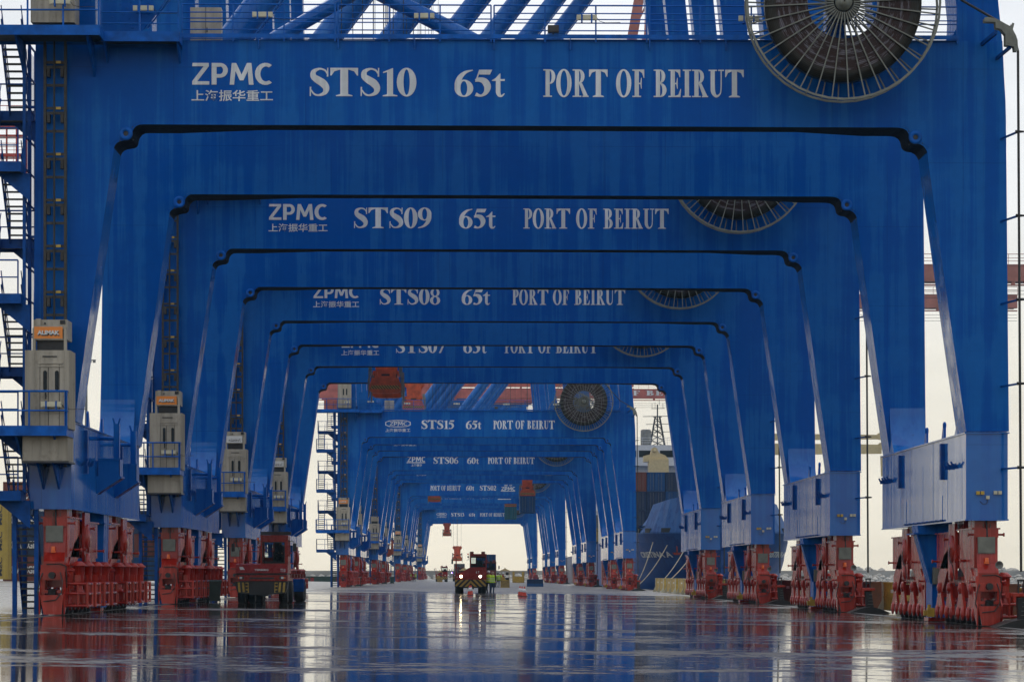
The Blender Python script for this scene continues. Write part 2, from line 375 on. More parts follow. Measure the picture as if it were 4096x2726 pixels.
SERIF = {
 'S': (.70, [stroke([(.60, .80, .05), (.52, .92, .06), (.35, .965, .07), (.17, .87, .15), (.16, .70, .2), (.30, .575, .25), (.46, .46, .26), (.565, .29, .21), (.52, .12, .14), (.34, .035, .07), (.19, .07, .06), (.08, .22, .04)]), po((.585, .69), (.635, .69), (.635, 1), (.60, 1)), po((.04, 0), (.075, 0), (.09, .33), (.04, .33))]),
 'T': (.93, [rc(.32, .03, .57, .94), rc(0, .94, .89, 1), po((0, .73), (.035, .73), (.13, .88), (.32, .94), (0, .94)), po((.89, .73), (.855, .73), (.76, .88), (.57, .94), (.89, .94)), po((.18, 0), (.71, 0), (.71, .03), (.57, .075), (.32, .075), (.18, .03))]),
 '0': (.64, [ring(.315, .5, .315, .51, .10, .455)]),
 '1': (.50, [rc(.19, .03, .38, .86), po((.19, .86), (.38, .86), (.38, 1), (.06, .86), (.06, .82)), po((.05, 0), (.52, 0), (.52, .03), (.38, .07), (.19, .07), (.05, .03))]),
 '2': (.62, [stroke([(.05, .72, .05), (.14, .88, .13), (.32, .93, .13), (.47, .80, .2), (.42, .58, .2), (.24, .34, .13), (.06, .12, .1)]), po((.02, 0), (.52, 0), (.6, .28), (.56, .28), (.48, .18), (.08, .18))]),
 '3': (.60, [stroke([(.06, .76, .04), (.15, .9, .11), (.32, .93, .13), (.43, .77, .18), (.36, .6, .13), (.22, .55, .05)]), stroke([(.22, .56, .05), (.38, .48, .15), (.47, .3, .2), (.40, .1, .14), (.22, .03, .08), (.06, .1, .13)])]),
 '5': (.62, [po((.19, .82), (.55, .82), (.63, 1), (.19, 1)), po((.05, .55), (.12, .58), (.22, 1), (.19, 1)), stroke([(.06, .60, .1), (.22, .63, .17), (.38, .56, .23), (.47, .37, .23), (.41, .15, .15), (.25, .035, .08), (.07, .09, .14)])]),
 '6': (.64, SIX), '9': (.64, flip(SIX, .63)),
 '7': (.62, [po((.04, .82), (.6, .82), (.6, 1), (.06, 1)), po((.03, .7), (.07, .7), (.16, .82), (.04, .82)), po((.13, 0), (.27, 0), (.6, .82), (.46, .82))]),
 '8': (.62, [ring(.31, .75, .265, .255, .11, .205), ring(.31, .26, .30, .27, .115, .22)]),
 't': (.48, [po((.13, .14), (.285, .14), (.285, .86), (.26, .86), (.13, .70)), rc(.285, .585, .43, .655), po((0, .585), (.13, .585), (.13, .70), (0, .61)), stroke([(.207, .16, .155), (.25, .05, .12), (.33, .03, .07), (.42, .12, .03)])]),
 'P': (.62, [rc(.11, .03, .31, .97), rc(0, .0, .42, .045), rc(0, .955, .34, 1), ring(.31, .735, .27, .265, .09, .215, -90, 90)]),
 'O': (.79, [ring(.37, .5, .37, .515, .165, .46)]),
 'R': (.79, [rc(.11, .03, .31, .97), rc(0, 0, .42, .045), rc(0, .955, .34, 1), ring(.31, .745, .26, .255, .08, .205, -90, 90), po((.31, .49), (.45, .50), (.73, .04), (.52, .04)), rc(.47, 0, .77, .045)]),
 'F': (.66, [rc(.11, .03, .31, .97), rc(0, 0, .42, .045), rc(0, .955, .57, 1), po((.57, .955), (.57, .70), (.54, .70), (.47, .87), (.31, .955)), rc(.31, .47, .42, .52), po((.42, .30), (.445, .30), (.445, .70), (.42, .70), (.38, .52), (.38, .47))]),
 'B': (.71, [rc(.11, .03, .31, .97), rc(0, 0, .34, .045), rc(0, .955, .34, 1), ring(.31, .755, .25, .245, .07, .2, -90, 90), ring(.31, .255, .31, .255, .11, .21, -90, 90)]),
 'E': (.69, [rc(.11, .03, .31, .97), rc(0, 0, .58, .045), rc(0, .955, .57, 1), po((.57, .955), (.57, .72), (.54, .72), (.47, .88), (.31, .955)), po((.31, .045), (.48, .09), (.58, .3), (.61, .3), (.58, .045)), rc(.31, .47, .42, .52), po((.42, .30), (.445, .30), (.445, .70), (.42, .70), (.38, .52), (.38, .47))]),
 'I': (.45, [rc(.10, .03, .30, .97), rc(0, 0, .40, .045), rc(0, .955, .40, 1)]),
 'U': (.80, [stroke([(.20, .96, .2), (.20, .45, .2), (.22, .2, .2), (.36, .04, .1), (.53, .10, .06), (.60, .3, .05), (.605, .96, .05)]), rc(0, .955, .40, 1), rc(.46, .955, .74, 1)]),
 'N': (.80, [rc(.08, 0, .15, 1), rc(.6, 0, .67, 1), po((.08, 1), (.28, 1), (.67, 0), (.5, 0))]),
 ' ': (.36, [])}
SANS = {
 'Z': (.80, [rc(.03, .0, .76, .155), po((.03, .845), (.74, .845), (.74, 1), (.05, 1)), po((.03, .155), (.25, .155), (.74, .845), (.52, .845))]),
 'P': (.80, [rc(.06, 0, .27, 1), ('s', ell(.42, .66, .33, .34, R(-90), R(90)), ell(.42, .66, .13, .175, R(-90), R(90))), rc(.27, .825, .42, 1), rc(.27, .32, .42, .485)]),
 'M': (1.08, [po((.03, 0), (.22, 0), (.29, .78), (.12, 1)), po((.12, 1), (.31, 1), (.56, .42), (.53, .2), (.46, .2)), po((.96, 1), (.77, 1), (.52, .42), (.53, .2), (.62, .2)), po((1.05, 0), (.85, 0), (.79, .78), (.96, 1))]),
 'C': (.80, [('s', ell(.48, .5, .45, .51, R(52), R(308)), ell(.50, .5, .24, .345, R(58), R(302)))])}
def letters(mb, txt, x0, z0, h, w, y, font=SERIF, d=.012, depth=.012, sx=None):
    """raised lettering on a plane facing -Y: fills width w; every piece sits a hair prouder than the last"""
    tot = sum(font[ch][0] for ch in txt); k = w / tot; x = x0; i = 0
    for ch in txt:
        adv, pcs = font[ch]
        for p in pcs:
            yy = y - depth - .0025 * (i % 5); i += 1
            if p[0] == 'p':
                mb.prism([(x + a * k, z0 + b_ * h) for a, b_ in p[1]], yy, y, 'y')
            else:
                A = [(x + a * k, z0 + b_ * h) for a, b_ in p[1]]; B = [(x + a * k, z0 + b_ * h) for a, b_ in p[2]]
                mb.strip([(a, yy, c_) for a, c_ in A], [(a, yy, c_) for a, c_ in B])
                mb.strip([(a, yy, c_) for a, c_ in A], [(a, y, c_) for a, c_ in A]); mb.strip([(a, yy, c_) for a, c_ in B], [(a, y, c_) for a, c_ in B])
        x += adv * k
    return mb
def textmesh(body, bold=.02, shear=0.):
    cu = bpy.data.curves.new('text', 'FONT'); cu.body = body; cu.offset = bold; cu.extrude = .008; cu.shear = shear; cu.resolution_u = 3
    o = bpy.data.objects.new('text', cu); col.objects.link(o)
    dg = bpy.context.evaluated_depsgraph_get(); me = bpy.data.meshes.new_from_object(o.evaluated_get(dg))
    V = [tuple(v.co) for v in me.vertices]; F = [tuple(p.vertices) for p in me.polygons]
    bpy.data.objects.remove(o); bpy.data.curves.remove(cu); bpy.data.meshes.remove(me)
    xs = [v[0] for v in V]; ys = [v[1] for v in V]
    return V, F, min(xs), max(xs), min(ys), max(ys)
def text_on(mb, body, fn, bold=.02, shear=0., mi=0):
    """fn(u, v, d) -> point, u and v from 0 to 1 across the words, d outwards in metres"""
    V, F, x0, x1, y0, y1 = textmesh(body, bold, shear)
    mb.add([fn((x - x0) / (x1 - x0), (y - y0) / (y1 - y0), .008 + z) for x, y, z in V], F, mi=mi)
def text_xz(mb, body, x0, x1, z0, z1, y, bold=.02, shear=0., mi=0):
    text_on(mb, body, lambda u, v, d: (x0 + (x1 - x0) * u, y - d, z0 + (z1 - z0) * v), bold, shear, mi)
# ------------------------------------------------------------------ ground, water, breakwater
def sheet(name, xs, ys, zf, mat):
    mb = MB(); n = len(ys)
    mb.add([(x, y, zf(x)) for x in xs for y in ys], [(i * n + j, i * n + j + 1, (i + 1) * n + j + 1, (i + 1) * n + j) for i in range(len(xs) - 1) for j in range(n - 1)])
    return tag(mb.build(name, mat), kind='structure')
QX = 20.2
g = sheet('quay_apron', [-160, -60, -40, -15, -13.5, 0, QX], [-60, 20, 120, 300, 860], GZ, APRON)
mb = MB(); mb.box(QX + .003, QX + .5, -60, 860, -4.5, GZ(QX) + .02); mb.box(-160, QX + .5, 860.003, 861, -4.5, GZ(0))
tag(mb.build('quay_wall', STONE), kind='structure')
sheet('harbour_water', [-4000, 4000], [-300, 8000], lambda x: -2.6, WATER)
for xr in (-13.5, 16.95):
    mb = MB(); z = GZ(xr)
    mb.box(xr - .16, xr - .045, -60, 860, z - .05, z + .004, 1); mb.box(xr + .045, xr + .16, -60, 860, z - .05, z + .004, 1)
    mb.box(xr - .04, xr + .04, -60, 860, z - .05, z + .010, 0)
    tag(mb.build('crane_rail', [GREY, DARK]), kind='structure')

# ------------------------------------------------------------------ one ship-to-shore crane, built at the nearest place and copied
Y0 = 92.9
OFF = (1.75, 9.4, 0)
def L(px, py, y=0.):
    return PX(px, Y0 + y), PZ(px, py, Y0 + y)
def LX(px, y=0.): return PX(px, Y0 + y)
def LZ(py, y=0., px=2048): return PZ(px, py, Y0 + y)

crane = empty('quay_crane', (1.75, Y0 + 9.4, 0))
def cpart(name, mb, mats, parent=None, off=None):
    """part in crane coordinates (y = 0 at the near frame's face)"""
    return mb.build(name, mats, parent or crane, off or OFF)

IN_L = [(299, 1683), (343, 1364), (443, 682), (456, 592), (460, 580), (468, 571), (480, 565), (495, 562), (512, 560), (522, 554), (527, 545), (529, 530), (534, 516), (544, 505), (556, 499), (575, 498)]
OU_L = [(125, 1683), (133, 1364), (141, 682), (142, 592), (142, 560), (142, 520), (142, 470), (142, 430), (142, 390), (142, 340), (142, 290), (142, 240), (142, 162), (300, 162), (440, 162), (575, 162)]
IN_B = [(700, 498.5), (1067, 500), (2000, 503), (3200, 509), (3480, 510), (3570, 510)]; OU_B = [(700, 162), (1067, 160), (2000, 161), (3200, 164), (3480, 165), (3570, 165)]
IN_R = [(3595, 511), (3612, 514), (3626, 522), (3634, 534), (3637, 548), (3640, 560), (3648, 569), (3660, 574), (3680, 577), (3694, 585), (3703, 596), (3709, 609), (3718, 682), (3813, 1364), (3865, 1724)]
OU_R = [(3700, 165), (3850, 165), (4010, 165), (4013, 230), (4016, 300), (4019, 350), (4022, 400), (4023, 440), (4024, 480), (4024, 520), (4025, 560), (4025, 609), (4026, 682), (4032, 1364), (4036, 1724)]
INN = IN_L + IN_B + IN_R; OUT = OU_L + OU_B + OU_R
def backy(p):
    if p[0] < 700 or p[0] > 3480 or p[1] > 520: return 1.84
    if p[0] <= 1067: return 1.84 - .8 * (p[0] - 700) / 367
    if p[0] >= 3200: return 1.84 - .8 * (3480 - p[0]) / 280
    return 1.04
def frame_mesh():
    mb = MB(); I = [L(*p) for p in INN]; O = [L(*p) for p in OUT]; by = [backy(p) for p in INN]
    fi = [(x, 0, z) for x, z in I]; fo = [(x, 0, z) for x, z in O]
    bi = [(x, y, z) for (x, z), y in zip(I, by)]; bo = [(x, y, z) for (x, z), y in zip(O, by)]
    mb.strip(fi, fo); mb.strip(bi, bo); mb.strip(fo, bo)
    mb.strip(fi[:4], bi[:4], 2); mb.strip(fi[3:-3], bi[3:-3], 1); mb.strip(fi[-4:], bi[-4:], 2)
    for k in (0, -1): mb.add([fi[k], fo[k], bo[k], bi[k]], [(0, 1, 2, 3)])
    return mb
fr = frame_mesh()
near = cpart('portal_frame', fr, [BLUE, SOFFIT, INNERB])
mb = MB()
pad = [(3600, 490), (3616, 484), (3704, 484), (3718, 492), (3724, 508), (3727, 592), (3712, 592), (3703, 580), (3692, 572), (3668, 568), (3655, 562), (3648, 550), (3644, 530), (3632, 512), (3612, 505), (3600, 503)]
mb.prism([L(*p) for p in pad], -.022, .01)
cpart('corner_pad', mb, BLUE, near, OFF); mb = MB(); mb.prism([L(*p) for p in [(566, 490), (552, 484), (462, 480), (446, 490), (440, 508), (436, 575), (450, 578), (458, 566), (474, 557), (505, 552), (516, 548), (520, 530), (528, 508), (545, 494)]], -.022, .01)
cpart('corner_pad', mb, BLUE, near, OFF)
for px, py in ((504, 535), (3661, 550)):
    mb = MB(); x, z = L(px, py)
    mb.lathe((x, 0, z), [(.22, 0), (.22, -.05), (.19, -.075), (.085, -.075), (.085, -.03)], 22, 'y'); mb.lathe((x, 0, z), [(.085, -.034), (.001, -.034)], 16, 'y', 1)
    for a in range(4): mb.tube((x + .3 * cos(a * 1.6 + .8), .05, z + .3 * sin(a * 1.6 + .8)), (x + .3 * cos(a * 1.6 + .8), -.012, z + .3 * sin(a * 1.6 + .8)), .022, 8, mi=1)
    cpart('pin_boss', mb, [RAILB, BLACK], near, OFF)
DYF = 17.0
far_ = near.copy(); col.objects.link(far_); far_.parent = crane; far_.location = (0, DYF, 0)
for ch in [o for o in bpy.data.objects if o.parent == near]:
    c_ = ch.copy(); col.objects.link(c_); c_.parent = far_
# curved gussets at the feet of the legs
def gusset(y, sgn, x0, x1, z, dx):
    mb = MB(); n = 8; A = []; B = []
    for k in range(n + 1):
        u = k / n; yy = y + sgn * 1.05 * (1 - u) ** 2.2; zz = z + 1.75 * u
        A.append((x0 + dx * u, yy, zz)); B.append((x1, yy, zz))
    mb.strip(A, B, smooth=True)
    A2 = [(a[0], y, a[2]) for a in A]; B2 = [(a[0], y, a[2]) for a in B]
    mb.strip(A, A2); mb.strip(B, B2)
    return mb
for side, (p0, p1, py, dx) in (('l', (125, 299, 1683, 0)), ('r', (3865, 4036, 1724, 0))):
    xa, z = L(p0, py); xb, _ = L(p1, py)
    s_ = .012 if side == 'l' else 0
    cpart('base_gusset', gusset(1.84, 1, xa + .1, xb - .12 if side == 'l' else xb - .05, z, 0), SILLB, near, OFF)
    o = cpart('base_gusset', gusset(0, -1, xa + (.05 if side == 'l' else .0), xb - .05, z, 0), SILLB, far_, OFF)

# sills along the rails
def sill(x0, x1, z0, z1, inner):
    mb = MB(); mb.box(x0, x1, -.03, 18.9, z0, z1 - .05)
    mb.box(x0 - .05, x1 + .05, -.08, 18.95, z1 - .048, z1 + .0)
    mb.box(x0 - .03, x1 + .03, -.05, 18.93, z0 - .05, z0 - .002)
    rng_ = random.Random(5)
    y = .7
    while y < 18.4:                                        # weld ribs on the face towards the lane
        w = .03; zt = z1 - .06 if rng_.random() < .6 else z0 + (z1 - z0) * rng_.uniform(.4, .9)
        if inner > 0: mb.box(x1, x1 + .006, y, y + w, z0 + .02, zt)
        else: mb.box(x0 - .006, x0, y, y + w, z0 + .02, zt)
        y += rng_.uniform(1.4, 3.2)
    xi = x1 if inner > 0 else x0
    for yy in (4.6, 12.7):
        a, b_ = sorted((xi, xi + inner * .012)); mb.box(a, b_, yy, yy + 1.3, z0 + .03, z0 + .9)
    return mb
ZL0, ZL1, ZR0, ZR1 = 3.68, 6.51, 3.32, 6.16
XL0, XL1, XR0, XR1 = -14.38, -13.02, 16.20, 17.57
sl = cpart('sill_beam', sill(XL0, XL1, ZL0, ZL1, 1), SILLB); sr = cpart('sill_beam', sill(XR0, XR1, ZR0, ZR1, -1), SILLB)
def hook(x, y, z, s_):
    q = .62; mb = MB(); mb.prism([(x, z), (x + s_ * .34 * q, z), (x + s_ * .34 * q, z + .06 * q), (x + s_ * .40 * q, z + .16 * q), (x + s_ * .30 * q, z + .2 * q), (x + s_ * .26 * q, z + .09 * q), (x, z - .2 * q)], y, y + .05)
    mb.lathe((x + s_ * .32 * q, y + .025, z + .16), [(.035, -.025), (.035, .025)], 10, 'y'); mb.box(min(x, x + s_ * .18), max(x, x + s_ * .18), y + .015, y + .04, z - .1, z)
    return mb
for i in range(3): cpart('pipe_hook', hook(XR0, 1.6 + i * .75, 5.15, -1), STAIRB, sr); cpart('pipe_hook', hook(XL1, 2.3 + i * .8, 5.25, 1), STAIRB, sl)
for i in range(4): cpart('pipe_hook', hook(XR0, 16.2 + i * .7, 5.15, -1), STAIRB, sr)
for yy in (4.2, 13.8):
    mb = MB(); mb.box(XR0 - .12, XR0, yy, yy + .32, 4.75, 5.98); cpart('stiffener', mb, STAIRB, sr)
    mb = MB(); mb.box(XL1, XL1 + .12, yy - 1.2, yy - .95, 4.9, 6.35); cpart('stiffener', mb, STAIRB, sl)
for yy in (5.2, 9.0):
    mb = MB()
    mb.prism([(yy, ZR1), (yy + .5, ZR1), (yy + .5, ZR1 + .1), (yy + .2, ZR1 + .55), (yy + .1, ZR1 + .62), (yy, ZR1 + .55)], XR0 + .15, XR0 + .22, 'x'); mb.lathe((XR0 + .185, yy + .1, ZR1 + .5), [(.09, -.05), (.09, .05)], 12, 'x')
    cpart('lifting_lug', mb, BLUE, sr)
    mb = MB(); mb.prism([(yy, ZL1), (yy + .5, ZL1), (yy + .2, ZL1 + .55), (yy + .1, ZL1 + .62), (yy, ZL1 + .55)], XL1 - .22, XL1 - .15, 'x'); cpart('lifting_lug', mb, BLUE, sl)
mb = MB()                                                   # service boxes on the right sill's end
for px, py, mi in ((3910, 1970, 1), (3928, 1970, 1), (3980, 1969, 0), (3998, 1969, 0), (3949, 1988, 0)):
    x, z = L(px, py); mb.box(x - .055, x + .055, -.13, -.03, z - .055, z + .055, mi)
x, z = L(3949, 1988); mb.path([(x, -.06, z - .05), (x - .02, -.06, z - .2), (x - .15, -.05, z - .22), (x - .25, -.05, z - .12)], .008, 5, 2)
cpart('junction_box', mb, [LAMPC, YEL, BLACK], sr)
mb = MB()                                                   # hose clips along the right sill's lower edge
for k in range(9): mb.box(XR0 - .1, XR0, 4.5 + k, 4.62 + k, ZR0 + .0, ZR0 + .07)
mb.tube((XR0 - .06, 4.3, ZR0 + .04), (XR0 - .06, 12.8, ZR0 + .04), .02, 6)
cpart('pipe_clip_row', mb, STAIRB, sr)

# stowage brackets on the left sill
for yy in (6.2, 11.1):
    mb = MB(); x = XL1
    mb.prism([(x, 4.30), (x, 4.92), (x + .86, 4.92), (x + .86, 4.86)], yy, yy + .9)
    mb.box(x + .06, x + .80, yy + .03, yy + .06, 4.92, 5.5); mb.box(x + .06, x + .80, yy + .84, yy + .87, 4.92, 5.5); mb.box(x + .78, x + .81, yy + .03, yy + .87, 4.92, 5.52); mb.box(x + .04, x + .83, yy, yy + .035, 5.48, 5.55)
    mb.box(x + .56, x + .76, yy + .25, yy + .31, 4.95, 6.75); mb.box(x + .56, x + .60, yy + .31, yy + .5, 4.95, 6.75); mb.box(x + .72, x + .76, yy + .31, yy + .5, 4.95, 6.75)
    mb.prism([(x + .56, 6.75), (x + .63, 6.75), (x + .56, 6.95), (x + .51, 6.95)], yy + .25, yy + .31); mb.prism([(x + .76, 6.75), (x + .69, 6.75), (x + .76, 6.95), (x + .81, 6.95)], yy + .25, yy + .31)
    mb.tube((x, yy + .4, 6.25), (x + .56, yy + .4, 6.25), .07, 10)
    cpart('stowage_bracket', mb, BLUE, sl)

# storm anchor towers between the bogies
for xc, zb, zg in ((-13.6, ZL0, GZ(-13.5)), (16.75, ZR0, GZ(17))):
    mb = MB(); z1 = zb - .05
    mb.prism([(xc - .75, z1), (xc + .5, z1), (xc + .5, z1 - .25), (xc + .42, zg + .15), (xc - .22, zg + .15), (xc - .22, zg + 1.4), (xc - .70, z1 - .3)], 8.85, 10.2)
    mb.prism([(xc - .9, z1 - .28), (xc + .55, z1 - .28), (xc + .55, z1 - .33), (xc - .9, z1 - .33)], 8.6, 10.4)
    mb.prism([(xc - .80, z1 - .3), (xc - .72, z1 - .3), (xc - .22, zg + 1.35), (xc - .30, zg + 1.35)], 8.72, 8.84)
    tw = cpart('anchor_tower', mb, BLUE)
    mb = MB(); mb.box(xc - .42, xc - .18, 8.55, 8.84, zg + .18, zg + .5, 0); mb.box(xc - .55, xc - .42, 8.6, 8.8, zg + .22, zg + .42, 0); mb.tube((xc - .35, 8.7, zg + .5), (xc - .35, 8.7, zg + .62), .06, 10)
    cpart('anchor_buffer', mb, YEL, tw)
    mb = MB(); mb.box(xc - .22, xc + .2, 8.6, 8.84, zg + 1.35, zg + 1.95, 0); mb.box(xc + .0, xc + .25, 8.5, 8.6, zg + 1.3, zg + 1.6, 1)
    for k in range(3): mb.path([(xc + .05 + .06 * k, 8.55, zg + 1.3), (xc + .03 + .06 * k, 8.5, zg + 1.0), (xc + .22 + .03 * k, 8.6, zg + .75)], .018, 5, 2)
    cpart('junction_box', mb, [OLIVE, GREY, BLACK], tw)
    mb = MB(); mb.box(xc - .33, xc + .35, 9.0, 10.0, zg + .02, zg + .15); cpart('anchor_foot', mb, REDM, tw)

# rail bogies (same hand on both rails: motors on the seaward side)
def disc(mb, x, y, z, r, d, mi=0): mb.lathe((x, y, z), [(.001, d), (r * .55, d), (r * .6, d * .7), (r, d * .7), (r, 0)], 20, 'x', mi)
def bogie_body():
    m = MB()
    m.box(-.42, .36, .3, 3.2, 1.9, 3.17); m.box(-.50, .44, .26, 3.26, 3.17, 3.22); m.box(-.40, .34, .35, 1.5, 3.22, 3.5); m.box(-.30, .30, 2.9, 4.7, 3.22, 3.46)
    m.box(-.43, .37, .22, .32, 2.9, 3.17)
    m.prism([(.3, 2.86), (.16, 2.4), (.12, 2.05), (-.12, 1.75), (-.12, 1.62), (1.2, 1.62), (1.2, 2.0), (.3, 2.4)], -.36, .32, 'x')
    m.box(-.44, .40, -.16, 1.25, 1.30, 1.64)
    for x0 in (-.50, .40):                                   # pivot plates and discs
        m.prism([(3.5, 1.5), (4.85, 1.5), (4.95, 2.3), (4.8, 3.42), (3.55, 3.42), (3.4, 2.3)], x0, x0 + .09, 'x')
    for sx in (-1, 1):
        disc(m, sx * .47, 4.17, 2.55, .48, sx * .12); disc(m, sx * .47, 4.17, 1.75, .3, sx * .1)
    m.box(-.40, .34, 5.0, 7.9, 1.9, 3.1); m.box(-.46, .40, 4.96, 7.95, 3.1, 3.15)
    for x0, x1 in ((-.40, -.30), (.26, .36)):                # equalizer beam cheeks
        m.prism([(.5, 1.1), (1.5, 1.1), (2.5, 1.75), (3.4, 2.0), (4.9, 2.0), (5.8, 1.75), (6.7, 1.1), (7.7, 1.1), (7.7, 1.6), (6.4, 2.35), (5.0, 2.7), (3.3, 2.7), (1.9, 2.35), (.5, 1.6)], x0, x1, 'x')
    m.box(-.29, .25, .5, 7.7, 1.35, 1.62)
    for k, yc in enumerate((.95, 2.95, 5.25, 7.25)):
        for x0 in (-.42, .30):
            m.prism([(yc - .72, .30), (yc - .72, .55), (yc - .40, .95), (yc - .3, 1.42), (yc + .3, 1.42), (yc + .40, .95), (yc + .72, .55), (yc + .72, .30), (yc + .3, .30), (yc + .2, .55), (yc - .2, .55), (yc - .3, .30)], x0, x0 + .09, 'x')
        m.box(-.33, .30, yc - .3, yc + .3, .9, 1.3)
        for sx in (-1, 1):
            disc(m, sx * .40, yc, 1.22, .19, sx * .09)
            for dy in (-.48, .48): disc(m, sx * .40, yc + dy, .38, .23, sx * .08)
    for y_, z_ in ((.45, 3.0), (1.9, 2.15), (3.0, 2.15), (5.2, 2.9), (7.7, 2.15), (.2, 1.45)):
        for sx in (-1, 1): m.tube((sx * .36, y_, z_), (sx * .60, y_, z_), .035, 8); m.tube((sx * .57, y_, z_), (sx * .61, y_, z_), .065, 8)
    # buffer beam, rail sweep
    m.box(-.44, .36, -.32, -.16, 1.14, 1.42); m.box(-.44, -.30, -.26, .3, .35, 1.14); m.box(.24, .36, -.26, .3, .35, 1.14); m.box(-.44, .36, -.30, -.05, .72, .82)
    return m
def wheel_mb(yc):
    m = MB(); m.lathe((0, yc, .33), [(.001, -.10), (.30, -.10), (.30, -.07), (.335, -.07), (.335, .07), (.30, .07), (.30, .10), (.001, .10)], 20, 'x'); return m
def motor_mb(yc):
    m = MB()
    m.lathe((.66, yc, 0), [(.001, 1.76), (.12, 1.76), (.265, 1.63), (.265, 1.60), (.20, 1.59), (.19, 1.33), (.175, 1.31), (.175, 1.05), (.13, 1.0), (.13, .82), (.17, .80), (.17, .62)], 20, 'z')
    m.cbox((.66, yc - .2, 1.18), (.20, .10, .26)); m.cbox((.60, yc, .55), (.5, .42, .3)); m.cbox((.45, yc, 1.2), (.12, .3, .7))
    return m
def cage_mb(yc):
    m = MB(); a, b_ = yc - .62, yc + .55; xo = 1.02
    for z_ in (.30, .70, 1.02):
        m.tube((.35, a, z_), (xo, a, z_), .048, 8); m.tube((xo, a, z_), (xo, b_, z_), .048, 8); m.tube((.35, b_, z_), (xo, b_, z_), .048, 8)
    for yy in (a, b_): m.tube((xo, yy, .26), (xo, yy, 1.06), .052, 8)
    m.tube((xo * .7, a, .30), (xo * .7, a, 1.02), .045, 8)
    return m
def shield_mb():
    m = MB(); m.prism([(-.42, .66), (.34, .66), (.28, .03), (-.30, .03)], -.50, -.44)
    m.prism([(-.5, .66), (-.02, 1.1), (-.02, .3), (-.44, .03)], -.46, -.42, 'x'); m.prism([(-.5, .66), (-.02, 1.1), (-.02, .3), (-.44, .03)], .34, .38, 'x'); return m
def make_bogie(x, y, z, front, right):
    o = bogie_body().build('bogie', REDM, crane, (0, 0, 0), (x - OFF[0], y - OFF[1], z))
    for yc in (.95, 2.95, 5.25, 7.25):
        for d in (-.48, .48): wheel_mb(yc + d).build('wheel', DARK, o)
    for yc in (.8, 2.75, 5.1, 7.2):
        motor_mb(yc).build('drive_motor', REDM, o); cage_mb(yc).build('motor_guard', REDM, o)
    m = MB(); m.box(-.32, .24, .10, .2, 2.38, 2.92); m.box(-.30, .22, .085, .10, 2.41, 2.89); m.tube((-.02, .085, 2.64), (-.02, .07, 2.64), .025, 8); m.tube((-.1, .25, 2.92), (-.1, .3, 3.35), .012, 5); m.tube((.12, .25, 2.92), (.12, .3, 3.35), .012, 5); m.tube((.0, .22, 2.92), (-.02, .26, 3.45), .03, 6, mi=1)
    m.build('control_box', [OLIVE, BLACK], o)
    m = MB(); m.tube((-.06, -.02, 2.1), (-.06, -.02, 2.24), .07, 12, .06); m.cbox((-.06, .02, 2.07), (.14, .14, .06)); m.build('beacon', AMBER, o)
    if front:
        shield_mb().build('rail_shield', REDM, o)
        m = MB(); m.tube((-.04, -.52, 1.3), (-.04, -.3, 1.3), .11, 16); m.tube((-.04, -.38, .84), (-.04, -.30, .40), .14, 10); m.build('buffer', BLACK, o)
        m = MB(); m.path([(-.35, -.36, 1.38), (-.45, -.42, 1.1), (-.5, -.42, .75), (-.42, -.45, .5)], .02, 6); m.path([(.22, -.36, 1.4), (.30, -.44, 1.1), (.28, -.5, .75), (.1, -.56, .5), (-.3, -.5, .45)], .02, 6); m.path([(-.25, -.2, 1.66), (.2, -.25, 1.67), (.38, -.2, 1.6), (.4, -.1, .9)], .022, 6)
        m.build('hose', BLACK, o)
        if right:
            m = MB(); m.lathe((.28, -.16, 2.0), [(.001, .0), (.05, .0), (.055, -.1), (.13, -.22), (.135, -.24), (.12, -.24), (.05, -.12), (.001, -.12)], 16, 'y'); m.build('horn', GREY, o)
    m = MB()
    for x_ in (-.56, .52): m.path([(x_, 4.1, 2.7), (x_ - .08, 3.8, 2.5), (x_ - .1, 3.6, 2.2), (x_ - .02, 3.5, 1.95), (x_, 3.3, 1.6), (x_ + .02, 3.1, 1.3)], .016, 5)
    m.build('hose', BLACK, o)
    return o
make_bogie(-13.56, .05, GZ(-13.5), True, False); make_bogie(-13.56, 10.6, GZ(-13.5), False, False)
make_bogie(16.95, .05, GZ(16.95), True, True); make_bogie(16.95, 10.6, GZ(16.95), False, True)

